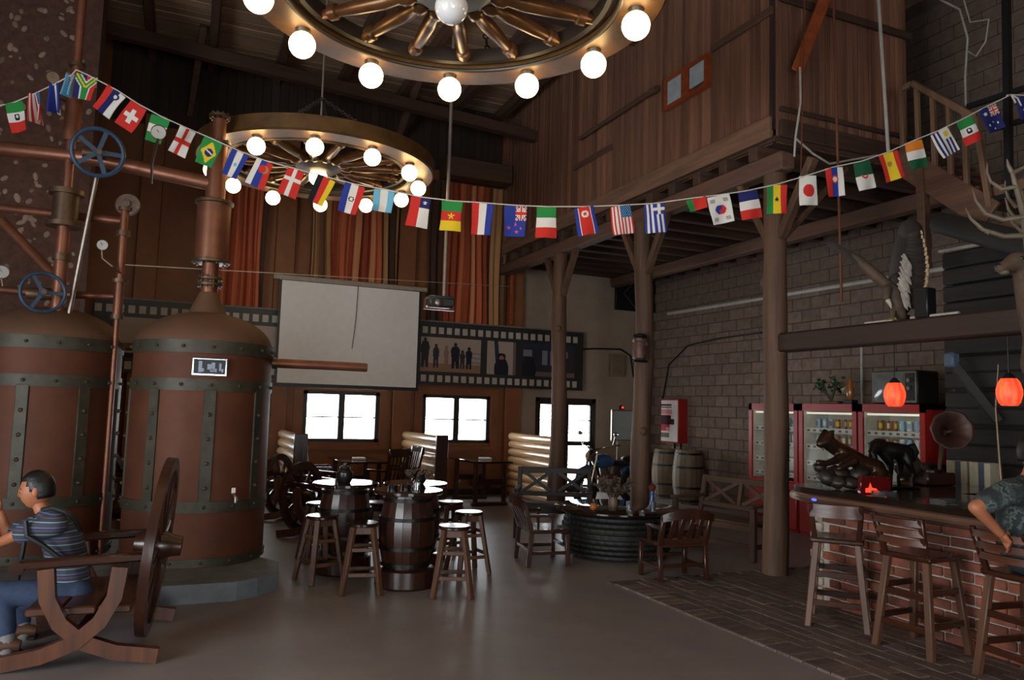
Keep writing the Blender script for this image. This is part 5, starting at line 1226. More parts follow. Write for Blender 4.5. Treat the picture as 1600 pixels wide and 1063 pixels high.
for k in range(22):
    u = k/21; a = SP(1399+u*10+3*math.sin(k*2.1), 450-u*62, -.05); b_ = SP(1418+u*2+5*math.sin(k*1.7), 484-u*72, -.05); mb = MB(); feather(mb, a, a.lerp(b_, .8), .02, vd); obj('white_covert', mb, m_featw, wg)
wg2 = obj('lowered_wing', MB().tube([SP(1391, 442), SP(1370, 420, .03), SP(1345, 396, .05), SP(1312, 375, .06)], [.055, .05, .042, .015], 10), m_tawny, eg)
for k in range(9):
    u = k/8; a = SP(1380-u*45, 425-u*35, .04); b_ = SP(1340-u*48, 396-u*26-4*(k % 2), .03); mb = MB(); feather(mb, a, b_, .03, vd); obj('wing_feather', mb, m_feat, wg2)
mb = MB()
for k in range(5): feather(mb, SP(1408, 478, .02), SP(1412+k*6, 495+2*math.sin(k), .03), .016, vd)
obj('tail_feathers', mb, m_feat, eg)
q = at(1443, 470, x=XP); t = thing('black_speaker', 'small black speaker on the beam behind the eagle', 'speaker', (XP+.02, q.y, 2.522)); obj('cabinet', MB().box((0, 0, .13), (.12, .13, .26), ch=.01), m_blk, t); obj('grille', MB().box((-.062, 0, .13), (.006, .11, .22)), m_dark, t)
# ---------------------------------------------------------------- stag head
m_fur = plain('brown_fur', '#5a4434', .85, c2='#3f3024', nscale=18, rand=0, bump=.35); m_ant = plain('antler', '#6f5e4a', .55, c2='#4c3f32', nscale=10, rand=0, bump=.1); m_nose = plain('dark_nose', '#1d1a19', .3, rand=0)
SPo = at(1600, 430, d=5.25); dh = thing('stag_head', 'mounted stag head with branching antlers above the bar', 'trophy', SPo)
ppm = FPX/5.25; bx, by = 1600, 430
J = [(SP(1645, 525, .1), .13), (SP(1626, 482, .06), .112), (SP(1613, 446, .03), .095), (SP(1601, 412), .078), (SP(1585, 410, -.02), .066), (SP(1568, 417, -.045), .045), (SP(1554, 423, -.06), .036), (SP(1660, 565, .2), .15)]
fused('head_and_neck', J, [(7, 0), (0, 1), (1, 2), (2, 3), (3, 4), (4, 5), (5, 6)], m_fur, dh, .012, 5)
obj('nose', MB().ball(SP(1551, 420, -.062), (.02, .026, .02), 10, 8), m_nose, dh); obj('pale_chin', MB().ball(SP(1561, 429, -.055), (.04, .03, .018), 10, 8), plain('pale_fur', '#6e6150', .8, rand=0), dh)
obj('eye', MB().ball(SP(1586, 407, -.075), .014, 10, 8), m_nose, dh)
for s in (-1, 1): obj('ear', MB().tube([SP(1608, 402, s*.07), SP(1616, 394, s*.13), SP(1620, 385, s*.18)], [.03, .035, .004], 8), m_fur, dh)
def antler(s, dx):
    w = lambda k: s*k
    q = lambda px, py, k: SP(px+dx, py, w(k))
    o = obj('antler', MB().tube([q(1602, 392, .04), q(1590, 368, .1), q(1578, 345, .16), q(1566, 320, .2), q(1556, 295, .22), q(1553, 280, .22)], [.027, .023, .021, .019, .016, .012], 10), m_ant, dh)
    for pts, rr in (([q(1590, 372, .09), q(1560, 373, .07), q(1530, 362, .05), q(1512, 345, .05), q(1504, 328, .05)], [.019, .017, .014, .01, .003]), ([q(1578, 347, .16), q(1552, 350, .12), q(1528, 340, .1), q(1514, 320, .1), q(1509, 300, .1)], [.018, .017, .014, .01, .003]),
                    ([q(1557, 305, .22), q(1540, 308, .2), q(1526, 295, .18), q(1521, 280, .18), q(1522, 266, .18)], [.016, .014, .011, .008, .003]), ([q(1553, 282, .22), q(1548, 272, .22), q(1546, 262, .22)], [.016, .012, .003]), ([q(1554, 284, .22), q(1570, 275, .24), q(1579, 264, .26)], [.016, .012, .003]), ([q(1540, 368, .06), q(1528, 358, .03), q(1523, 350, .02)], [.016, .012, .003])):
        obj('tine', MB().tube(pts, rr, 8), m_ant, o)
antler(-1, 0); antler(1, 80)
# ---------------------------------------------------------------- stair to the loft
m_rail = wood('plain_rail_wood', '#7a5a42', '#4f3828', .65, 'Z', .2, .06)
SX = 7.3
def onS(px, py): return at(px, py, x=SX)
t = thing('stair', 'wooden stair with slatted railing descending from the loft', 'stair', (SX, 5.2, 4))
l_ = lambda p: p-Vector((SX, 5.2, 4))
a, b_, c, e = onS(1425, 130), onS(1524, 184), onS(1547, 325), onS(1405, 143)
obj('handrail', MB().bar(l_(a), l_(b_), .06, .07, ch=.01).bar(l_(e), l_(a), .06, .06, ch=.01), m_rail, t)
obj('newel_post', MB().bar(l_(b_), l_(c), .06, .06, (0, 1, 0), ch=.01), m_rail, t)
sa, sb = onS(1400, 232), onS(1548, 322)
obj('stringer', MB().bar(l_(sa)+Vector((0, 0, -.1)), l_(sb)+Vector((0, 0, -.1)), .05, .3, ch=.01), m_fascia, t)
for px, y0, y1 in ((1409, 143, 240), (1433, 135, 250), (1458, 148, 265), (1483, 162, 280), (1508, 176, 297)): obj('baluster', MB().bar(l_(onS(px-1, y0)), l_(onS(px+3, y1)), .05, .05, (0, 1, 0), ch=.006), m_rail, t)
sl = l_(sb)-l_(sa)
for k in range(6): p = l_(sa).lerp(l_(sb), (k+.5)/6); obj('tread', MB().box(p+Vector((.4, 0, 0)), (.75, .26, .04), ch=.006), m_fascia, t)
obj('support_post', MB().bar(l_(onS(1440, 262)), l_(onS(1446, 420)), .1, .1, (0, 1, 0), ch=.01), m_fascia, t)
t = thing('steel_railing', 'black steel railing post and rails at the stair landing', 'railing', at(1575, 150, x=SX)); o_ = t.location.copy(); l2 = lambda p: p-o_
obj('post', MB().bar(l2(at(1572, -20, x=SX)), l2(at(1577, 312, x=SX)), .06, .06, (0, 1, 0)), m_dark, t)
for a, b_ in (((1512, 167), (1660, 118)), ((1548, 203), (1660, 170)), ((1548, 312), (1660, 290))): obj('rail', MB().bar(l2(at(*a, x=SX+.02)), l2(at(*b_, x=SX+.02)), .04, .05), m_dark, t)
obj('toe_board', MB().bar(l2(at(1552, 300, x=SX+.1)), l2(at(1660, 272, x=SX+.1)), .04, .1), m_rail, t)
t = thing('landing', 'plank landing at the foot of the loft stair', 'platform', (7.55, 4.1, 3.5)); obj('deck', MB().box((.0, -.3, 0), (.95, 1.9, .08), ch=.01), m_fascia, t)
a, b_ = at(1468, 348, x=7.1), at(1640, 392, x=6.6); tag(obj('round_log', MB().tube([a, a.lerp(b_, .5), b_], [.11, .115, .12], 14), m_blog), 'thick dark round log jutting behind the antlers', 'log')
pts = [at(x, y, x=8.9) for x, y in ((1470, 0), (1500, 15), (1512, 60), (1508, 120), (1509, 165))]; tag(obj('cable', MB().tube(pts, .014, 6), m_white), 'pale cable hanging down beside the brown upper wall', 'cable')
pts = [at(x, y, x=8.8) for x, y in ((1506, 0), (1516, 35), (1545, 30), (1540, 65), (1525, 88), (1512, 80))]; tag(obj('cable', MB().tube(pts, .01, 6), m_white), 'looped thin cable tangle at the upper wall corner', 'cable')
# ---------------------------------------------------------------- curtains
FC.update({'c1': lin('#b96341'), 'c2': lin('#8f452d'), 'c3': lin('#c4855d'), 'c4': lin('#6f4e38'), 'c5': lin('#aa7e54'), 'c6': lin('#4a362a')})
m_curt = painted('striped_curtain', .8)
def curtain(label, x0, x1, z0, z1, edge, seed):
    r0 = random.Random(seed); n = int((x1-x0)/.025); ph = [r0.uniform(0, 6) for _ in range(3)]
    cols = []
    for i in range(n):
        u = (i+.5)/n; side = u < edge[0] or u > 1-edge[1]
        cols.append(r0.choice(['c4', 'c4', 'c5', 'c6']) if side else r0.choice(['c1', 'c1', 'c2', 'c1', 'c3', 'c2']))
    cols = [c for c in cols]
    for i in range(1, n):
        if r0.random() < .6: cols[i] = cols[i-1]
    def pos(u, v):
        x = x0+(x1-x0)*(u+.012*math.sin(v*5+u*9+ph[0])); f_ = .045*math.sin(u*(x1-x0)/.13*2*PI/1.0+ph[1]+.6*math.sin(v*2.2))+.02*math.sin(u*31+ph[2])
        return (x, 13.80+f_*(1-.35*v), z0+(z1-z0)*v)
    mb = MB(); mb.grid(pos, n, 14, lambda u, v: FC[cols[min(int(u*n), n-1)]])
    t = thing('curtain', label, 'curtain', (0, 0, 0), 0, 'striped curtains'); o = obj('drape', mb, m_curt, t, ang=80)
    obj('curtain_rod', MB().tube([(x0-.1, 13.86, z1+.02), (x1+.1, 13.86, z1+.02)], .02, 8), m_rust, t)
X_at = lambda px, py: at(px, py, y=13.85).x
curtain('orange striped curtain behind the still column, left of three', X_at(318, 400), X_at(414, 400), 3.27, 6.0, (.05, .1), 1)
curtain('orange and brown striped curtain above the projection screen, middle of three', X_at(484, 380), X_at(622, 380), 3.27, 6.0, (.2, .22), 2)
curtain('orange and brown striped curtain over the hung projector, right of three', X_at(668, 400), X_at(788, 400), 3.27, 5.98, (.16, .2), 3)
t = thing('pelmet_box', 'brown boxed pelmet above the right curtain', 'pelmet', (5.11, 13.65, 6.2)); obj('box', MB().box((0, 0, 0), (1.36, .4, .36), ch=.01), wood('pelmet_wood', '#5f4330', '#3f2c20', .6, 'X', .2, .05), t)
for x in (-.72, 4.2): pass
tag(obj('corner_trim', MB().box((5.98, 13.8, 4.5), (.08, .1, 2.4), ch=.01), m_orange), 'upright orange brown trim at the edge of the right curtain', 'trim')
# ---------------------------------------------------------------- film strip frieze
m_print = painted('printed_banner', .55)
FC.update({'f0': lin('#2a2724'), 'f1': lin('#b9aea2'), 'p0': lin('#a79488'), 'p1': lin('#39343a'), 'p2': lin('#8f6d58'), 'p3': lin('#6d5c58'), 'p4': lin('#24242c'), 'p5': lin('#c98a6a'), 'p6': lin('#7b7f88'), 'p7': lin('#a8625a'), 'p8': lin('#30384a')})
FX0, FX1, FZ0, FZ1 = -1.25, 7.64, 2.06, 3.25
fz = thing('film_strip_frieze', 'long printed banner shaped like a film strip along the back wall', 'banner', (0, 0, 0))
obj('panel', MB().box(((FX0+FX1)/2, 13.84, (FZ0+FZ1)/2), (FX1-FX0, .03, FZ1-FZ0)), plain('black_banner', '#2a2724', .5, rand=0, var=.05), fz, smooth=False)
obj('grey_edge', MB().box(((FX0+FX1)/2, 13.835, FZ1+.012), (FX1-FX0, .05, .024)), plain('grey_edge_strip', '#7d746b', .6, rand=0), fz, smooth=False)
hb = MB().box((0, 0, 0), (.1, .004, .125)).mesh('sprocket_hole', plain('white_print', '#b9aea2', .6, rand=0, var=.1), False); x = FX0+.06
while x < FX1-.08:
    for z in (FZ1-.16, FZ0+.12): obj('sprocket_hole', hb, None, fz, (x, 13.823, z))
    x += .16
def ell(u, v, cx, cy, a, b_): return ((u-cx)/a)**2+((v-cy)/b_)**2 < 1
def crowd(u, v):
    for cx, h, w, c in ((.07, .97, .075, 'p1'), (.25, .8, .055, 'p1'), (.42, .77, .042, 'p2'), (.57, .86, .08, 'p4'), (.8, .76, .06, 'p4'), (.69, .66, .05, 'p1')):
        if ell(u, v, cx, h-.05, .026, .06): return c
        k = (h-.1-v)/(h-.5)                                             # 0 at the shoulders, 1 at the hips
        if 0 < k < 1 and abs(u-cx) < w*(.62+.5*min(k*3, 1)-.35*k): return c
        if .12 < v <= .42:
            for s_ in (-1, 1):
                if abs(u-cx-s_*w*(.35+.5*(.42-v))) < w*(.22+.5*v): return c
    if v < .25: return 'p2'
    if u > .84 and v < .6 and int(v*22+u*3) % 3 == 0: return 'p6'
    return 'p0'
def lone(u, v):
    if ell(u, v, .5, .55, .15, .1): return 'p7' if ell(u, v, .5, .5, .08, .07) else 'p4'
    if ell(u, v, .5, .15, .25, .38): return 'p4'
    if abs(u-.33-(v-.7)*-.1) < .07 and v > .4: return 'p8'
    return 'p0' if u < .9 else 'p3'
def street(u, v):
    if v > .85: return 'p8'
    if .35 < v < .8 and (abs(u-.1) < .08 and v > .6 or abs(u-.42) < .05 or abs(u-.55) < .025 or abs(u-.8) < .06 and v > .6): return 'p6'
    if ell(u, v, .7, .2, .12, .35) or ell(u, v, .12, .2, .14, .4): return 'p4'
    return 'p3' if v < .14 else 'p1'
def face(u, v):
    if ell(u, v, .42, .62, .13, .42) and v > .52+(.42-u)*.8: return 'p1'
    if ell(u, v, .36, .45, .13, .42):
        if ell(u, v, .3, .55, .035, .03) or ell(u, v, .3, .27, .05, .025): return 'p4'
        return 'p2' if u < .37 else 'p3'
    if v < .12: return 'p4'
    if u > .9 and v < .3 and int(u*60) % 3: return 'p1'
    return 'p0' if not (.58 < u < .7 and v > .8) else 'f0'
def photo(lab, x0, x1, fn):
    mb = MB(); mb.grid(lambda u, v: (x0+(x1-x0)*u, 13.822, FZ0+.25+(FZ1-FZ0-.54)*v), 110, 70, lambda u, v: FC[fn(u, v)]); obj('printed_photo', mb, m_print, fz, label=lab, smooth=False)
xa = lambda px: at(px, 560, y=13.82).x
photo('photo of a row of people standing in a yard', xa(657), xa(751), crowd); photo('photo of one dark dressed figure by a wall', xa(761), xa(806), lone)
photo('dark photo of a street front', xa(816), xa(898), street); photo('photo of a dark haired head in profile', -.92, xa(434), face)
# ---------------------------------------------------------------- projection screen and projector
tl, br = at(441, 440, y=13.5), at(647, 606, y=13.5)
sc = thing('projection_screen', 'white pull-down projection screen hanging before the film strip', 'screen', (0, 0, 0))
X0, X1, Z0, Z1 = tl.x, br.x+.03, br.z, 3.74
obj('sheet', MB().box(((X0+X1)/2, 13.5, (Z0+Z1)/2), (X1-X0, .006, Z1-Z0)), plain('screen_white', '#f2eeec', .7, rand=0, var=.03), sc, smooth=False)
bd = MB()
for x in (X0-.02, X1+.02): bd.box((x, 13.5, (Z0+Z1)/2), (.05, .005, Z1-Z0+.02))
bd.box(((X0+X1)/2, 13.5, Z0-.03), (X1-X0+.09, .012, .06)); obj('black_border', bd, m_blk, sc, smooth=False)
obj('roller_case', MB().box(((X0+X1)/2, 13.52, Z1+.05), (X1-X0+.3, .09, .09), ch=.015), plain('pale_case', '#a69a8d', .5, rand=0), sc)
obj('pull_cord', MB().tube([at(560, 446, y=13.46), at(556, 500, y=13.46), at(550, 545, y=13.47)], .006, 5), m_dark, sc)
for x in (X0, X1): obj('wall_bracket', MB().box((x, 13.72, Z1+.06), (.04, .44, .04)), m_dark, sc)
pj = at(686, 474, d=9.3); t = thing('ceiling_projector', 'small projector hanging on a long pole before the right curtain', 'projector', pj)
obj('body', MB().box((0, 0, 0), (.32, .26, .11), ch=.02), plain('projector_dark', '#3d3a38', .35, rand=0), t); obj('top_shell', MB().box((0, 0, .062), (.3, .24, .03), ch=.01), plain('projector_teal', '#3a4a48', .3, rand=0), t)
obj('lens', MB().lathe([(.04, -.03), (.045, .02), (.03, .03)], (-.05, -.13, -.01), 16, (0, -1, 0)), m_steel, t); obj('cage', MB().box((0, 0, -.075), (.38, .06, .02)).box((-.18, 0, -.02), (.015, .05, .12)).box((.18, 0, -.02), (.015, .05, .12)), m_pipe, t)
obj('pole', MB().tube([(.06, 0, .07), (.07, 0, ZC-pj.z-.02)], .022, 10), plain('grey_pole', '#8b8078', .45, metal=.3, rand=0), t)
# ---------------------------------------------------------------- plaster wall side
t = thing('fuse_box', 'grey beige fuse box high on the plaster wall', 'box', at(964, 571, y=13.93)); obj('case', MB().box((0, 0, 0), (.34, .12, .46), ch=.01), plain('beige_box', '#84715a', .6, rand=0), t); obj('door', MB().box((0, -.065, 0), (.29, .01, .4), ch=.004), plain('beige_door', '#7d6a53', .6, rand=0), t)
pts = [at(x, y, y=13.93) for x, y in ((905, 546), (930, 545), (970, 546), (985, 556), (990, 590))]; tag(obj('cable', MB().tube(pts, .018, 6), m_dark), 'black cable running level beside the film strip end', 'cable')
pts = [at(x, y, x=XR-.05) for x, y in ((1190, 520), (1120, 530), (1075, 540), (1045, 570), (1038, 610), (1033, 635))]; tag(obj('cable', MB().tube(pts, .016, 6), m_dark), 'black cable sagging down the block wall to the light box', 'cable')
wbp = at(974, 665, y=13.4); t = thing('notice_board', 'pale notice board on a thin stand by the plaster wall', 'board', (wbp.x, 13.4, 0))
obj('panel', MB().box((0, 0, wbp.z), (.56, .03, .58), ch=.005), plain('pale_board', '#9ba29c', .5, rand=0, var=.05), t); obj('stand', MB().tube([(-.12, .02, 0), (-.12, .02, wbp.z)], .02, 8).box((-.12, .02, .015), (.4, .3, .03)), m_steel, t)
fr_ = MB(); 
for a, b_, c_, d_ in ((-.28, 0, .02, .6), (.28, 0, .02, .6)): fr_.box((a, -.01, wbp.z), (c_, .04, d_))
fr_.box((0, -.01, wbp.z+.3), (.58, .04, .02)).box((0, -.01, wbp.z-.3), (.58, .04, .02)); obj('frame', fr_, m_steel, t, smooth=False)
c = at(973, 637, y=13.9); t = thing('red_indicator', 'small glowing red indicator light above the notice board', 'light', c); obj('box', MB().box((0, .04, 0), (.08, .06, .08), ch=.008), m_dark, t); obj('red_lens', MB().ball((0, 0, 0), .022, 10, 8), plain('red_lens', '#ff1010', .4, emit=(1, .03, .02, 1), es=3, rand=0), t)
# light box on the right wall
FC.update({'s1': lin('#d8cfc8'), 's2': lin('#b04048'), 's3': lin('#3a2228'), 's4': lin('#d88a90'), 's5': lin('#6d6460')})
def sign(u, v):
    if u < .62 and .8 < v < .93 and int(v*40) % 2: return 's3'
    if u < .66 and .67 < v < .78: return 's4'
    if u < .8 and .42 < v < .64: return 's3' if not (u > .6 and v > .55) else 's1'
    if u < .55 and .24 < v < .4: return 's2' if u < .3 or v > .33 else 's4'
    if u < .5 and .08 < v < .2: return 's5'
    return 's1'
t = thing('light_box', 'red sided white light box with dark marks on the block wall', 'sign', (9.26, 12.95, 1.5)); obj('red_case', MB().box((.02, 0, 0), (.24, .6, .88), ch=.01), m_vred, t)
mb = MB(); mb.grid(lambda u, v: (-.104, .28-.56*u, -.41+.82*v), 30, 44, lambda u, v: FC[sign(u, v)]); obj('printed_face', mb, m_print, t, smooth=False)
for s in (-1, 1): obj('hanger', MB().box((.1, s*.1, -.5), (.03, .03, .16)), m_dark, t)
# diamond panel
q = at(991, 457, y=13.6); t = thing('diamond_panel', 'dark panel with a pale diamond outline high on the plaster wall', 'panel', (q.x+.2, 13.86, q.z)); obj('board', MB().box((0, 0, 0), (1.0, .06, .72), ch=.01), m_dark, t)
mb = MB(); pts = [(-.32, -.04, 0), (0, -.04, .32), (.32, -.04, 0), (0, -.04, -.32)]
for i in range(4): mb.bar(pts[i], pts[(i+1) % 4], .02, .03, (0, 1, 0))
obj('diamond_trim', mb, m_steel, t)
# lantern on the middle post
q = at(997, 546, x=XP-.1, y=None); t = thing('clay_lantern', 'dark red clay lantern fixed to the middle log post', 'lantern', (XP-.16, 8.72, q.z))
m_clay = plain('red_clay', '#6e4336', .5, c2='#2d211d', nscale=14, rand=0, bump=.3)
obj('body', MB().lathe([(.05, -.16), (.09, -.13), (.1, -.02), (.085, .08), (.1, .1), (.1, .13), (.06, .15)], n=18), m_clay, t); obj('bracket', MB().bar((0, 0, -.14), (.1, .12, -.14), .03, .05).bar((-.1, -.0, -.17), (.12, .02, -.17), .05, .03), m_dark, t); obj('cap', MB().lathe([(.1, .15), (.08, .19), (.0, .21)], n=18), m_dark, t)
obj('side_glass', MB().ball((.07, -.03, .05), (.03, .04, .07), 10, 8), m_steel, t)
# barrels in the corner
m_oldw = wood('grey_barrel_wood', '#84705a', '#5a4a3a', .7, 'Z', .3, .1)
for px, yy, lab, rr, hh in ((1076, 11.9, 'old grey wooden barrel in front of the block wall, right of two', .3, .98), (1042, 12.75, 'old grey wooden barrel under the light box, left of two', .3, .95)):
    q = at(px, 740, y=yy); t = thing('wooden_barrel', lab, 'barrel', (min(q.x, 9.0), yy, 0), 0, 'grey barrels by the wall'); n = 18
    for k in range(n):
        a0_, a1_ = 2*PI*k/n+.008, 2*PI*(k+1)/n-.008; vs = []; fs = []
        for i in range(7):
            z = hh*i/6; r = rr*(.8+.2*math.sin(PI*i/6))
            for a in (a0_, a1_): vs.append((r*math.cos(a), r*math.sin(a), z))
            for a in (a1_, a0_): vs.append(((r-.025)*math.cos(a), (r-.025)*math.sin(a), z))
        for i in range(6):
            for j in range(4): fs.append((i*4+j, i*4+(j+1) % 4, i*4+4+(j+1) % 4, i*4+4+j))
        mb = MB(); mb.add(vs, fs); obj('stave', mb, m_oldw, t)
    obj('head', MB().lathe([(.0, hh-.05), (rr*.79, hh-.05), (rr*.79, hh-.03), (.0, hh-.03)], n=24), m_oldw, t)
    for z in (.06, .3, .68, .93): r = rr*(.8+.2*math.sin(PI*z)); obj('hoop', MB().lathe([(r, z*hh-.02), (r+.008, z*hh-.02), (r+.008, z*hh+.02), (r, z*hh+.02)], n=24), m_dark, t)
# outlet on the wall
t = thing('wall_socket', 'small pale wall socket low under the second window', 'socket', at(715, 750, y=13.98)); obj('plate', MB().box((0, 0, 0), (.1, .02, .1), ch=.004), m_white, t); obj('slots', MB().box((-.02, -.011, 0), (.012, .004, .03)).box((.02, -.011, 0), (.012, .004, .03)), m_blk, t)
# ---------------------------------------------------------------- motorcycle
mp_ = at(960, 780, z=0); mo = thing('motorcycle', 'blue and chrome motorcycle parked behind the tire table', 'motorcycle', (7.15, 11.9, 0), R_(205))
m_chr = plain('chrome', '#c8ccd0', .12, metal=1, rand=0); m_bpaint = plain('blue_tank_paint', '#2d5b86', .2, rand=0, coat=.6); m_tyre = plain('black_tyre', '#141414', .7, rand=0); m_seat = plain('black_leather', '#17130f', .45, rand=0)
for x, nm in ((.72, 'front_wheel'), (-.68, 'rear_wheel')):
    w_ = obj(nm, MB().ring((x, 0, .32), .255, .062, 32, 10, (0, 1, 0)), m_tyre, mo); obj('rim', MB().ring((x, 0, .32), .195, .014, 28, 6, (0, 1, 0)), m_chr, w_)
    sp = MB()
    for k in range(14): a = 2*PI*k/14; sp.tube([(x, 0, .32), (x+.19*math.cos(a), 0, .32+.19*math.sin(a))], .004, 4)
    sp.lathe([(.04, -.06), (.04, .06)], (x, 0, .32), 12, (0, 1, 0)); obj('spokes', sp, m_chr, w_)
for s in (-1, 1): obj('fork', MB().tube([(.72, s*.09, .32), (.58, s*.09, .7), (.5, s*.09, .95)], .02, 8), m_chr, mo); obj('shock', MB().tube([(-.66, s*.11, .35), (-.5, s*.11, .68)], .028, 8), m_chr, mo); obj('exhaust', MB().tube([(.1, s*.12, .35), (.0, s*.17, .24), (-.5, s*.18, .26), (-.9, s*.18, .32)], .03, 10), m_chr, mo)
obj('handlebar', MB().tube([(.28, -.4, 1.08), (.42, -.25, 1.05), (.5, 0, .98), (.42, .25, 1.05), (.28, .4, 1.08)], .015, 8), m_chr, mo)
for s in (-1, 1): mm = obj('mirror', MB().tube([(.36, s*.3, 1.06), (.38, s*.36, 1.22)], .007, 6).ball((.38, s*.38, 1.26), (.02, .055, .035), 10, 8), m_chr, mo)
obj('headlight', MB().lathe([(.03, -.12), (.09, -.06), (.1, 0), (.0, .02)], (.6, 0, .88), 18, (1, 0, .1)), m_chr, mo)
obj('front_mudguard', MB().tube([(.95, 0, .5), (.84, 0, .63), (.68, 0, .67), (.5, 0, .6)], [.05, .075, .075, .05], 8), m_bpaint, mo); obj('rear_mudguard', MB().tube([(-.42, 0, .62), (-.62, 0, .69), (-.85, 0, .62), (-.98, 0, .45)], [.06, .085, .085, .06], 8), m_bpaint, mo)
obj('fuel_tank', MB().ball((.18, 0, .78), (.3, .15, .13), 18, 12), m_bpaint, mo); obj('seat', MB().ball((-.28, 0, .72), (.3, .15, .07), 16, 8).ball((-.62, 0, .8), (.17, .12, .06), 14, 8), m_seat, mo)
obj('engine', MB().box((.05, 0, .42), (.36, .24, .26), ch=.04).lathe([(.08, 0), (.08, .2)], (.12, 0, .5), 14, (.35, 0, 1)).lathe([(.08, 0), (.08, .2)], (-.03, 0, .5), 14, (-.35, 0, 1)), m_steel, mo)
obj('frame_tubes', MB().tube([(.5, 0, .92), (.3, 0, .5), (.1, 0, .26), (-.3, 0, .26), (-.6, 0, .34)], .024, 8).tube([(.48, 0, .9), (0, 0, .68), (-.5, 0, .64)], .024, 8), m_dark, mo); obj('side_stand', MB().tube([(-.1, .1, .28), (-.16, .3, .01)], .014, 6), m_dark, mo)
for s in (-1, 1): obj('pannier', MB().box((-.62, s*.24, .5), (.36, .13, .28), ch=.04), plain('tan_pannier', '#6b4a30', .6, rand=0), mo)
# diag cable across the back between stills and screen
tag(obj('stretched_wire', MB().tube([at(196, 414, d=d1+.15), at(196, 414, d=d1+.15).lerp(at(800, 448, y=13.86), .5), at(800, 448, y=13.86)], .005, 5), m_str), 'thin pale wire stretched across the curtains', 'wire')
# ---------------------------------------------------------------- people
m_skin = plain('skin', '#ab6a48', .55, c2='#985a3c', nscale=6, rand=0); m_hair = plain('black_hair', '#120f0e', .45, c2='#0a0909', nscale=30, rand=0, bump=.3)
m_jean = plain('blue_jeans', '#2c3a55', .85, c2='#202b42', nscale=14, rand=0, bump=.1); m_strap = plain('black_strap', '#121214', .6, rand=0); m_shoe = plain('brown_shoe', '#54331f', .5, rand=0); m_sole = plain('dark_sole', '#201a16', .7, rand=0); m_sock = plain('grey_sock', '#7b7876', .9, rand=0)
# striped knit shirt: bands of colour across local height
m_stripe, nt, b = nodes_of('striped_knit'); L2 = nt.links.new
tc = N(nt, 'ShaderNodeTexCoord'); sp = N(nt, 'ShaderNodeSeparateXYZ'); mul = N(nt, 'ShaderNodeMath', operation='MULTIPLY'); mul.inputs[1].default_value = 12.5
fr_ = N(nt, 'ShaderNodeMath', operation='FRACT'); rp = N(nt, 'ShaderNodeValToRGB'); rp.color_ramp.interpolation = 'CONSTANT'
L2(tc.outputs['Object'], sp.inputs[0]); L2(sp.outputs['Z'], mul.inputs[0]); L2(mul.outputs[0], fr_.inputs[0]); L2(fr_.outputs[0], rp.inputs[0])
el = rp.color_ramp.elements; el[0].position = 0; el[0].color = lin('#3a3a44')
for p, c in ((.22, '#6f8f98'), (.30, '#33333d'), (.55, '#5c4662'), (.62, '#33333d'), (.8, '#5f6d9a'), (.86, '#3a3a44')):
    e_ = el.new(p); e_.color = lin(c)
el[-1].color = lin('#3a3a44'); L2(rp.outputs[0], b.inputs['Base Color']); b.inputs['Roughness'].default_value = .9
# camouflage
m_camo, nt, b = nodes_of('camouflage'); L2 = nt.links.new
tc = N(nt, 'ShaderNodeTexCoord'); nz = N(nt, 'ShaderNodeTexNoise'); nz.inputs['Scale'].default_value = 11; nz.inputs['Detail'].default_value = 3; rp = N(nt, 'ShaderNodeValToRGB'); rp.color_ramp.interpolation = 'CONSTANT'
L2(tc.outputs['Object'], nz.inputs['Vector']); L2(nz.outputs['Fac'], rp.inputs[0]); el = rp.color_ramp.elements; el[0].position = 0; el[0].color = lin('#23282a')
for p, c in ((.44, '#343c3a'), (.52, '#525b55'), (.57, '#23292a')): e_ = el.new(p); e_.color = lin(c)
el[-1].color = lin('#4a5450'); el[-1].position = .66; L2(rp.outputs[0], b.inputs['Base Color']); b.inputs['Roughness'].default_value = .9
def head(t, c, f, s=1.0, hair=True):
    """head at c facing f: skull, face features, ears, hair cap; all children of t"""
    f = Vector(f).normalized(); z0 = Vector((0, 0, 1)); sd = z0.cross(f).normalized(); u = f.cross(sd)
    q = lambda a, b_, h: c+(f*a+sd*b_+u*h)*s       # forward, side, up
    return q
def hand(name, t, wrist, d_, n_, th, curl, r=.0085, s=1.0, mat=None):
    """palm and five fingers growing from the wrist along d_, palm normal n_, thumb towards th"""
    d_ = Vector(d_).normalized(); th = (Vector(th)-d_*Vector(th).dot(d_)).normalized(); n_ = d_.cross(th) if d_.cross(th).dot(Vector(n_)) > 0 else -d_.cross(th)
    W_ = Vector(wrist); J = [(W_, (.026*s, .02*s)), (W_+d_*.045*s, (.036*s, .017*s)), (W_+d_*.085*s, (.04*s, .015*s))]; E_ = [(0, 1), (1, 2)]
    for k, (off, ln) in enumerate(((.03, .07), (.01, .08), (-.01, .075), (-.029, .058))):
        b_ = W_+d_*.09*s+th*off*s; i = len(J); a = curl; p = b_; J.append((p, r*s)); E_.append((2, i)); dd = d_
        for j in range(3):
            dd = (d_*math.cos(a*(j+1)*.6)+n_*math.sin(a*(j+1)*.6)); p = p+dd*ln*s*(.42, .33, .25)[j]; J.append((p, r*s*(.95, .88, .75)[j])); E_.append((len(J)-2, len(J)-1))
    i = len(J); b_ = W_+d_*.03*s+th*.026*s
    J.append((b_, .011*s)); E_.append((1, i)); J.append((b_+(d_*.6+th*.8).normalized()*.035*s, .0095*s)); E_.append((i, i+1)); J.append((b_+(d_*.6+th*.8).normalized()*.035*s+(d_*.9+th*.3+n_*.2).normalized()*.03*s, .0075*s)); E_.append((i+1, i+2))
    return skinned(name, J, E_, mat or m_skin, t, sub=2)
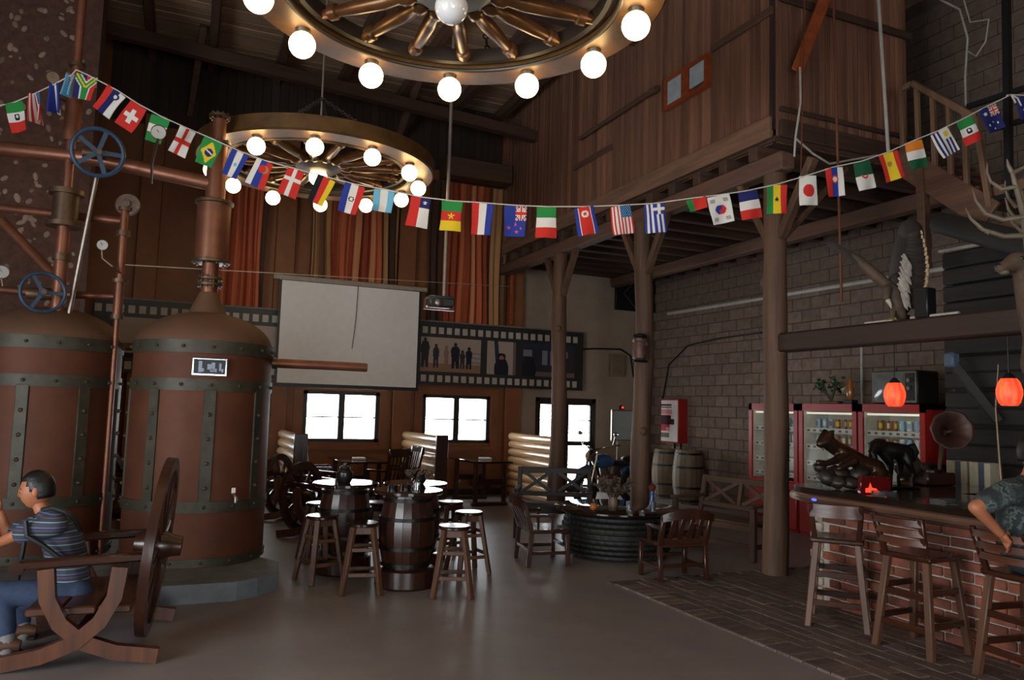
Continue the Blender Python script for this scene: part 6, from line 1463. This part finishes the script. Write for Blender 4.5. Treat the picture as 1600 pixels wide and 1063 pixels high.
def make_head(t, c, f, s=1.0):
    q = head(t, c, f, s); f = Vector(f).normalized()
    mb = MB(); n, m = 28, 20; vs = []; fs = []
    for i in range(m+1):
        th = PI*i/m
        for j in range(n):
            a = 2*PI*j/n; x, y, z = math.sin(th)*math.cos(a), math.sin(th)*math.sin(a), -math.cos(th)
            X, Y, Z = .098*x, .076*y, .118*z
            if z < 0: Y *= 1-.28*z*z; X = X*(1-.18*z*z)+.012*(-z) if x > 0 else X*(1-.45*z*z)
            if x > .3:                                        # face relief
                X += .020*math.exp(-(y/.13)**2)*math.exp(-((z+.12)/.16)**2)      # nose
                X += .008*math.exp(-(y/.3)**2)*math.exp(-((z+.5)/.09)**2)        # lips
                X += .008*math.exp(-((z-.16)/.1)**2)*math.exp(-(y/.6)**2)       # brow
                X -= .009*math.exp(-((abs(y)-.36)/.14)**2)*math.exp(-((z-.0)/.1)**2)  # eye sockets
                X += .010*math.exp(-(y/.3)**2)*math.exp(-((z+.82)/.12)**2)       # chin
            vs.append(q(X, Y, Z))
    for i in range(m):
        for j in range(n): fs.append((i*n+j, i*n+(j+1) % n, (i+1)*n+(j+1) % n, (i+1)*n+j))
    mb.add(vs, fs); h = obj('head', mb, m_skin, t, ang=180)
    for sd in (-1, 1):
        obj('ear', MB().ball(q(-.008, sd*.076, -.008), (.02*s, .012*s, .034*s), 10, 8), m_skin, h); obj('eye', MB().ball(q(.076, sd*.031, .002), (.013*s, .014*s, .009*s), 10, 8), m_dial, h); obj('pupil', MB().ball(q(.088, sd*.031, .002), .006*s, 8, 6), m_hair, h)
        obj('eyebrow', MB().tube([q(.084, sd*.014, .022), q(.085, sd*.032, .027), q(.074, sd*.05, .02)], [.003*s, .0045*s, .002*s], 6), m_hair, h)
    obj('lips', MB().tube([q(.086, -.022, -.058), q(.096, 0, -.058), q(.086, .022, -.058)], [.003*s, .007*s, .003*s], 6), plain('lips', '#8f4a40', .4, rand=0), h)
    hb = MB(); vs = []; fs = []
    for i in range(m+1):
        th = PI*i/m
        for j in range(n):
            a = 2*PI*j/n; x, y, z = math.sin(th)*math.cos(a), math.sin(th)*math.sin(a), -math.cos(th)
            lim = .45+.35*max(0, x) if x > 0.1 else -.55+.9*max(0, x+.1)
            lim = max(-.6, .52 if x > .55 else (.2 if x > .25 else (-.05 if x > 0 else -.5)))
            k = 1.09 if z > lim else .9
            X, Y, Z = .098*x*k, .076*y*k, .118*z*k
            if z < 0: X = X*(1-.1*z*z) if x < 0 else X
            vs.append(q(X-.004, Y, Z+.004))
    for i in range(m):
        for j in range(n): fs.append((i*n+j, i*n+(j+1) % n, (i+1)*n+(j+1) % n, (i+1)*n+j))
    hb.add(vs, fs); obj('hair', hb, m_hair, t, ang=180)
    return q
# --- seated man at the left
dN = 5.08; ppm = FPX/dN; HB = at(105, 925, d=dN+.12); 
pm = thing('person', 'seated man in striped polo shirt and blue jeans with shoulder strap, facing left', 'person', (HB.x, HB.y, HB.z))
def PX(px, py, dd=0.0): return at(px, py, d=dN+.12+dd)-HB
fdir = Vector((-.97, .12, 0)).normalized()
hip, wst, chs, shc, nk = PX(112, 922), PX(108, 885), PX(98, 845), PX(80, 812), PX(66, 797)
sN, sF = PX(86, 820, -.17), PX(76, 815, .17)         # near and far shoulder
eN, wN = PX(22, 838, -.2), PX(-22, 858, -.1)
eF, wF = PX(12, 835, .2), PX(0, 800, .16)
hN, hF = PX(120, 930, -.09), PX(108, 926, .1)
kN, kF = PX(2, 926, -.22), PX(22, 932, .12)
aN, aF = PX(12, 1008, -.3), PX(38, 988, .02)
J = [(hip, .1, 1.3), (wst, .1, 1.3), (chs, .1, 1.4), (shc, .075, 1.5), (nk, .05), (PX(58, 775), .05), (sN, .055), (eN, .04), (wN, .028), (sF, .055), (eF, .04), (wF, .028), (hN, .085), (kN, .058), (aN, .04), (hF, .085), (kF, .058), (aF, .04)]
E_ = [(0, 1), (1, 2), (2, 3), (3, 4), (4, 5), (3, 6), (6, 7), (7, 8), (3, 9), (9, 10), (10, 11), (0, 12), (12, 13), (13, 14), (0, 15), (15, 16), (16, 17)]
fused('body', J, E_, m_skin, pm, .012, 5, (0, 1, 0))
sm = lambda a, b_, k: a.lerp(b_, k)
fused('striped_shirt', [(hip+Vector((0, 0, -.03)), .128, 1.3), (wst, .128, 1.3), (chs, .128, 1.4), (shc, .095, 1.6), (nk+Vector((.015, 0, -.03)), .06), (sN, .076), (sm(sN, eN, .78), .066), (sF, .076), (sm(sF, eF, .75), .066)],
        [(0, 1), (1, 2), (2, 3), (3, 4), (3, 5), (5, 6), (3, 7), (7, 8)], m_stripe, pm, .012, 6, (0, 1, 0))
fused('jeans', [(hip+Vector((.0, 0, -.03)), .124, 1.4), (hN, .105), (sm(hN, kN, .5), .092), (kN, .074), (sm(kN, aN, .5), .066), (sm(kN, aN, .72), .062), (hF, .105), (sm(hF, kF, .5), .092), (kF, .074), (sm(kF, aF, .5), .066), (sm(kF, aF, .7), .062)],
        [(0, 1), (1, 2), (2, 3), (3, 4), (4, 5), (0, 6), (6, 7), (7, 8), (8, 9), (9, 10)], m_jean, pm, .012, 6, (0, 1, 0))
for a, k in ((aN, kN), (aF, kF)):
    obj('sock', MB().tube([sm(k, a, .72), a, a+Vector((0, 0, -.05))], [.05, .044, .05], 12), m_sock, pm)
    zf = -HB.z; ft = Vector((a.x, a.y, zf))
    sh = obj('shoe', MB().tube([ft+Vector((.07, 0, .05)), ft+Vector((0, 0, .06)), ft+fdir*.1+Vector((0, 0, .05)), ft+fdir*.18+Vector((0, 0, .042)), ft+fdir*.22+Vector((0, 0, .035))], [.035, .048, .046, .04, .02], 12), m_shoe, pm)
    obj('sole', MB().bar(ft+fdir*-.08+Vector((0, 0, .012)), ft+fdir*.21+Vector((0, 0, .012)), .085, .024, ch=.008), m_sole, sh)
make_head(pm, PX(58, 766), fdir+Vector((0, 0, -.16)), 1.03)
obj('collar', MB().tube([nk+Vector((.05*math.cos(a)+.01, .075*math.sin(a), -.02+.02*math.cos(a))) for a in [2*PI*k/14 for k in range(14)]], .016, 6, closed=True), m_strap, pm)
# strap: over the far shoulder across the back and a second loop down the side
def strapline(pts, nm):
    mb = MB(); vs = []; fs = []; pts = [Vector(p) for p in pts]; n = len(pts)
    obj(nm, mb.tube(pts, .016, 6), m_strap, pm)
strapline([PX(66, 797, -.1), PX(84, 793, -.12), PX(102, 799, -.12), PX(116, 811, -.1), PX(126, 830, -.04)], 'back_strap')
strapline([PX(40, 815, -.25), PX(42, 838, -.28), PX(64, 850, -.24), PX(90, 870, -.2), PX(110, 885, -.19)], 'side_strap')
strapline([PX(40, 832, -.22), PX(36, 860, -.22), PX(30, 888, -.2), PX(28, 905, -.18)], 'hanging_strap')
hand('near_hand', pm, wN, wN-eN, (0, 0, -1), (0, 1, .2), .5); hand('raised_hand', pm, wF, (-.15, -.1, 1), (-1, 0, 0), (-.3, -1, .2), .7)
# table beside him, only its edge in the picture
tq = at(-30, 880, d=5.3); t = thing('dark_table', 'dark wooden table edge at the left picture border, before the seated man', 'table', (tq.x-.62, tq.y, 0)); obj('tabletop', MB().box((0, 0, .74), (1.1, 1.0, .05), ch=.01), m_top, t)
for sx in (-1, 1):
    for sy in (-1, 1): obj('leg', MB().bar((sx*.46, sy*.42, 0), (sx*.46, sy*.42, .72), .07, .07, (0, 1, 0)), m_lac, t)
# --- man in camouflage on the last bar stool
SB = Vector((5.06, 3.26, .70)); dR = (SB-EYEP).dot(fw)
pr = thing('person', 'man in camouflage shirt sitting at the bar, cut by the picture edge', 'person', SB)
def PR(px, py, dd=0.0): return at(px, py, d=dR+dd)-SB
hip = Vector((.02, 0, .1)); wst, chs, shc, nk = PR(1600, 850, .02), PR(1602, 805, .02), PR(1606, 768, .03), PR(1610, 745, .03)
sL, sR = PR(1578, 768, -.12), PR(1632, 768, .16); eL, wL = PR(1524, 793, -.2), PR(1563, 834, -.16)
eR, wR = PR(1660, 800, .2), PR(1640, 815, .4)
hL, hR = hip+Vector((.1, -.03, 0)), hip+Vector((-.08, -.05, 0)); kL, kR = hip+Vector((.16, -.36, .0)), hip+Vector((-.02, -.40, .0)); aL, aR = Vector((.16, -.40, -.36)), Vector((-.02, -.44, -.36))
J = [(hip, .1, 1.3), (wst, .1, 1.3), (chs, .1, 1.35), (shc, .075, 1.5), (nk, .052), (PR(1614, 730, .03), .05), (sL, .055), (eL, .043), (wL, .029), (sR, .055), (eR, .043), (wR, .029), (hL, .085), (kL, .06), (aL, .042), (hR, .085), (kR, .06), (aR, .042)]
fused('body', J, [(0, 1), (1, 2), (2, 3), (3, 4), (4, 5), (3, 6), (6, 7), (7, 8), (3, 9), (9, 10), (10, 11), (0, 12), (12, 13), (13, 14), (0, 15), (15, 16), (16, 17)], m_skin, pr, .012, 5, U)
fused('camouflage_shirt', [(hip+Vector((0, 0, .02)), .13, 1.3), (wst, .13, 1.3), (chs, .132, 1.35), (shc, .1, 1.5), (nk+Vector((0, 0, -.03)), .064), (sL, .08), (sm(sL, eL, .7), .07), (sR, .08), (sm(sR, eR, .7), .07)], [(0, 1), (1, 2), (2, 3), (3, 4), (3, 5), (5, 6), (3, 7), (7, 8)], m_camo, pr, .012, 6, U)
m_dk = plain('dark_trousers', '#23272b', .85, rand=0)
fused('trousers', [(hip+Vector((0, 0, -.0)), .12, 1.35), (hL, .11), (kL, .078), (sm(kL, aL, .9), .062), (hR, .11), (kR, .078), (sm(kR, aR, .9), .062)], [(0, 1), (1, 2), (2, 3), (0, 4), (4, 5), (5, 6)], m_dk, pr, .012, 5, U)
for a in (aL, aR): s_ = obj('shoe', MB().tube([a+Vector((0, .06, -.03)), a+Vector((0, 0, -.02)), a+Vector((0, -.1, -.03)), a+Vector((0, -.18, -.04))], [.035, .048, .045, .025], 12), m_sole, pr)
make_head(pr, PR(1619, 709, .02), (.1, -.95, -.05), 1.03)
hand('hand_on_hip', pr, wL, wL-eL+Vector((.02, 0, -.05)), (.4, .6, -.1), (.7, .1, .5), .55)
hand('far_hand', pr, wR, wR-eR, (0, 0, -1), (0, 1, 0), .5)
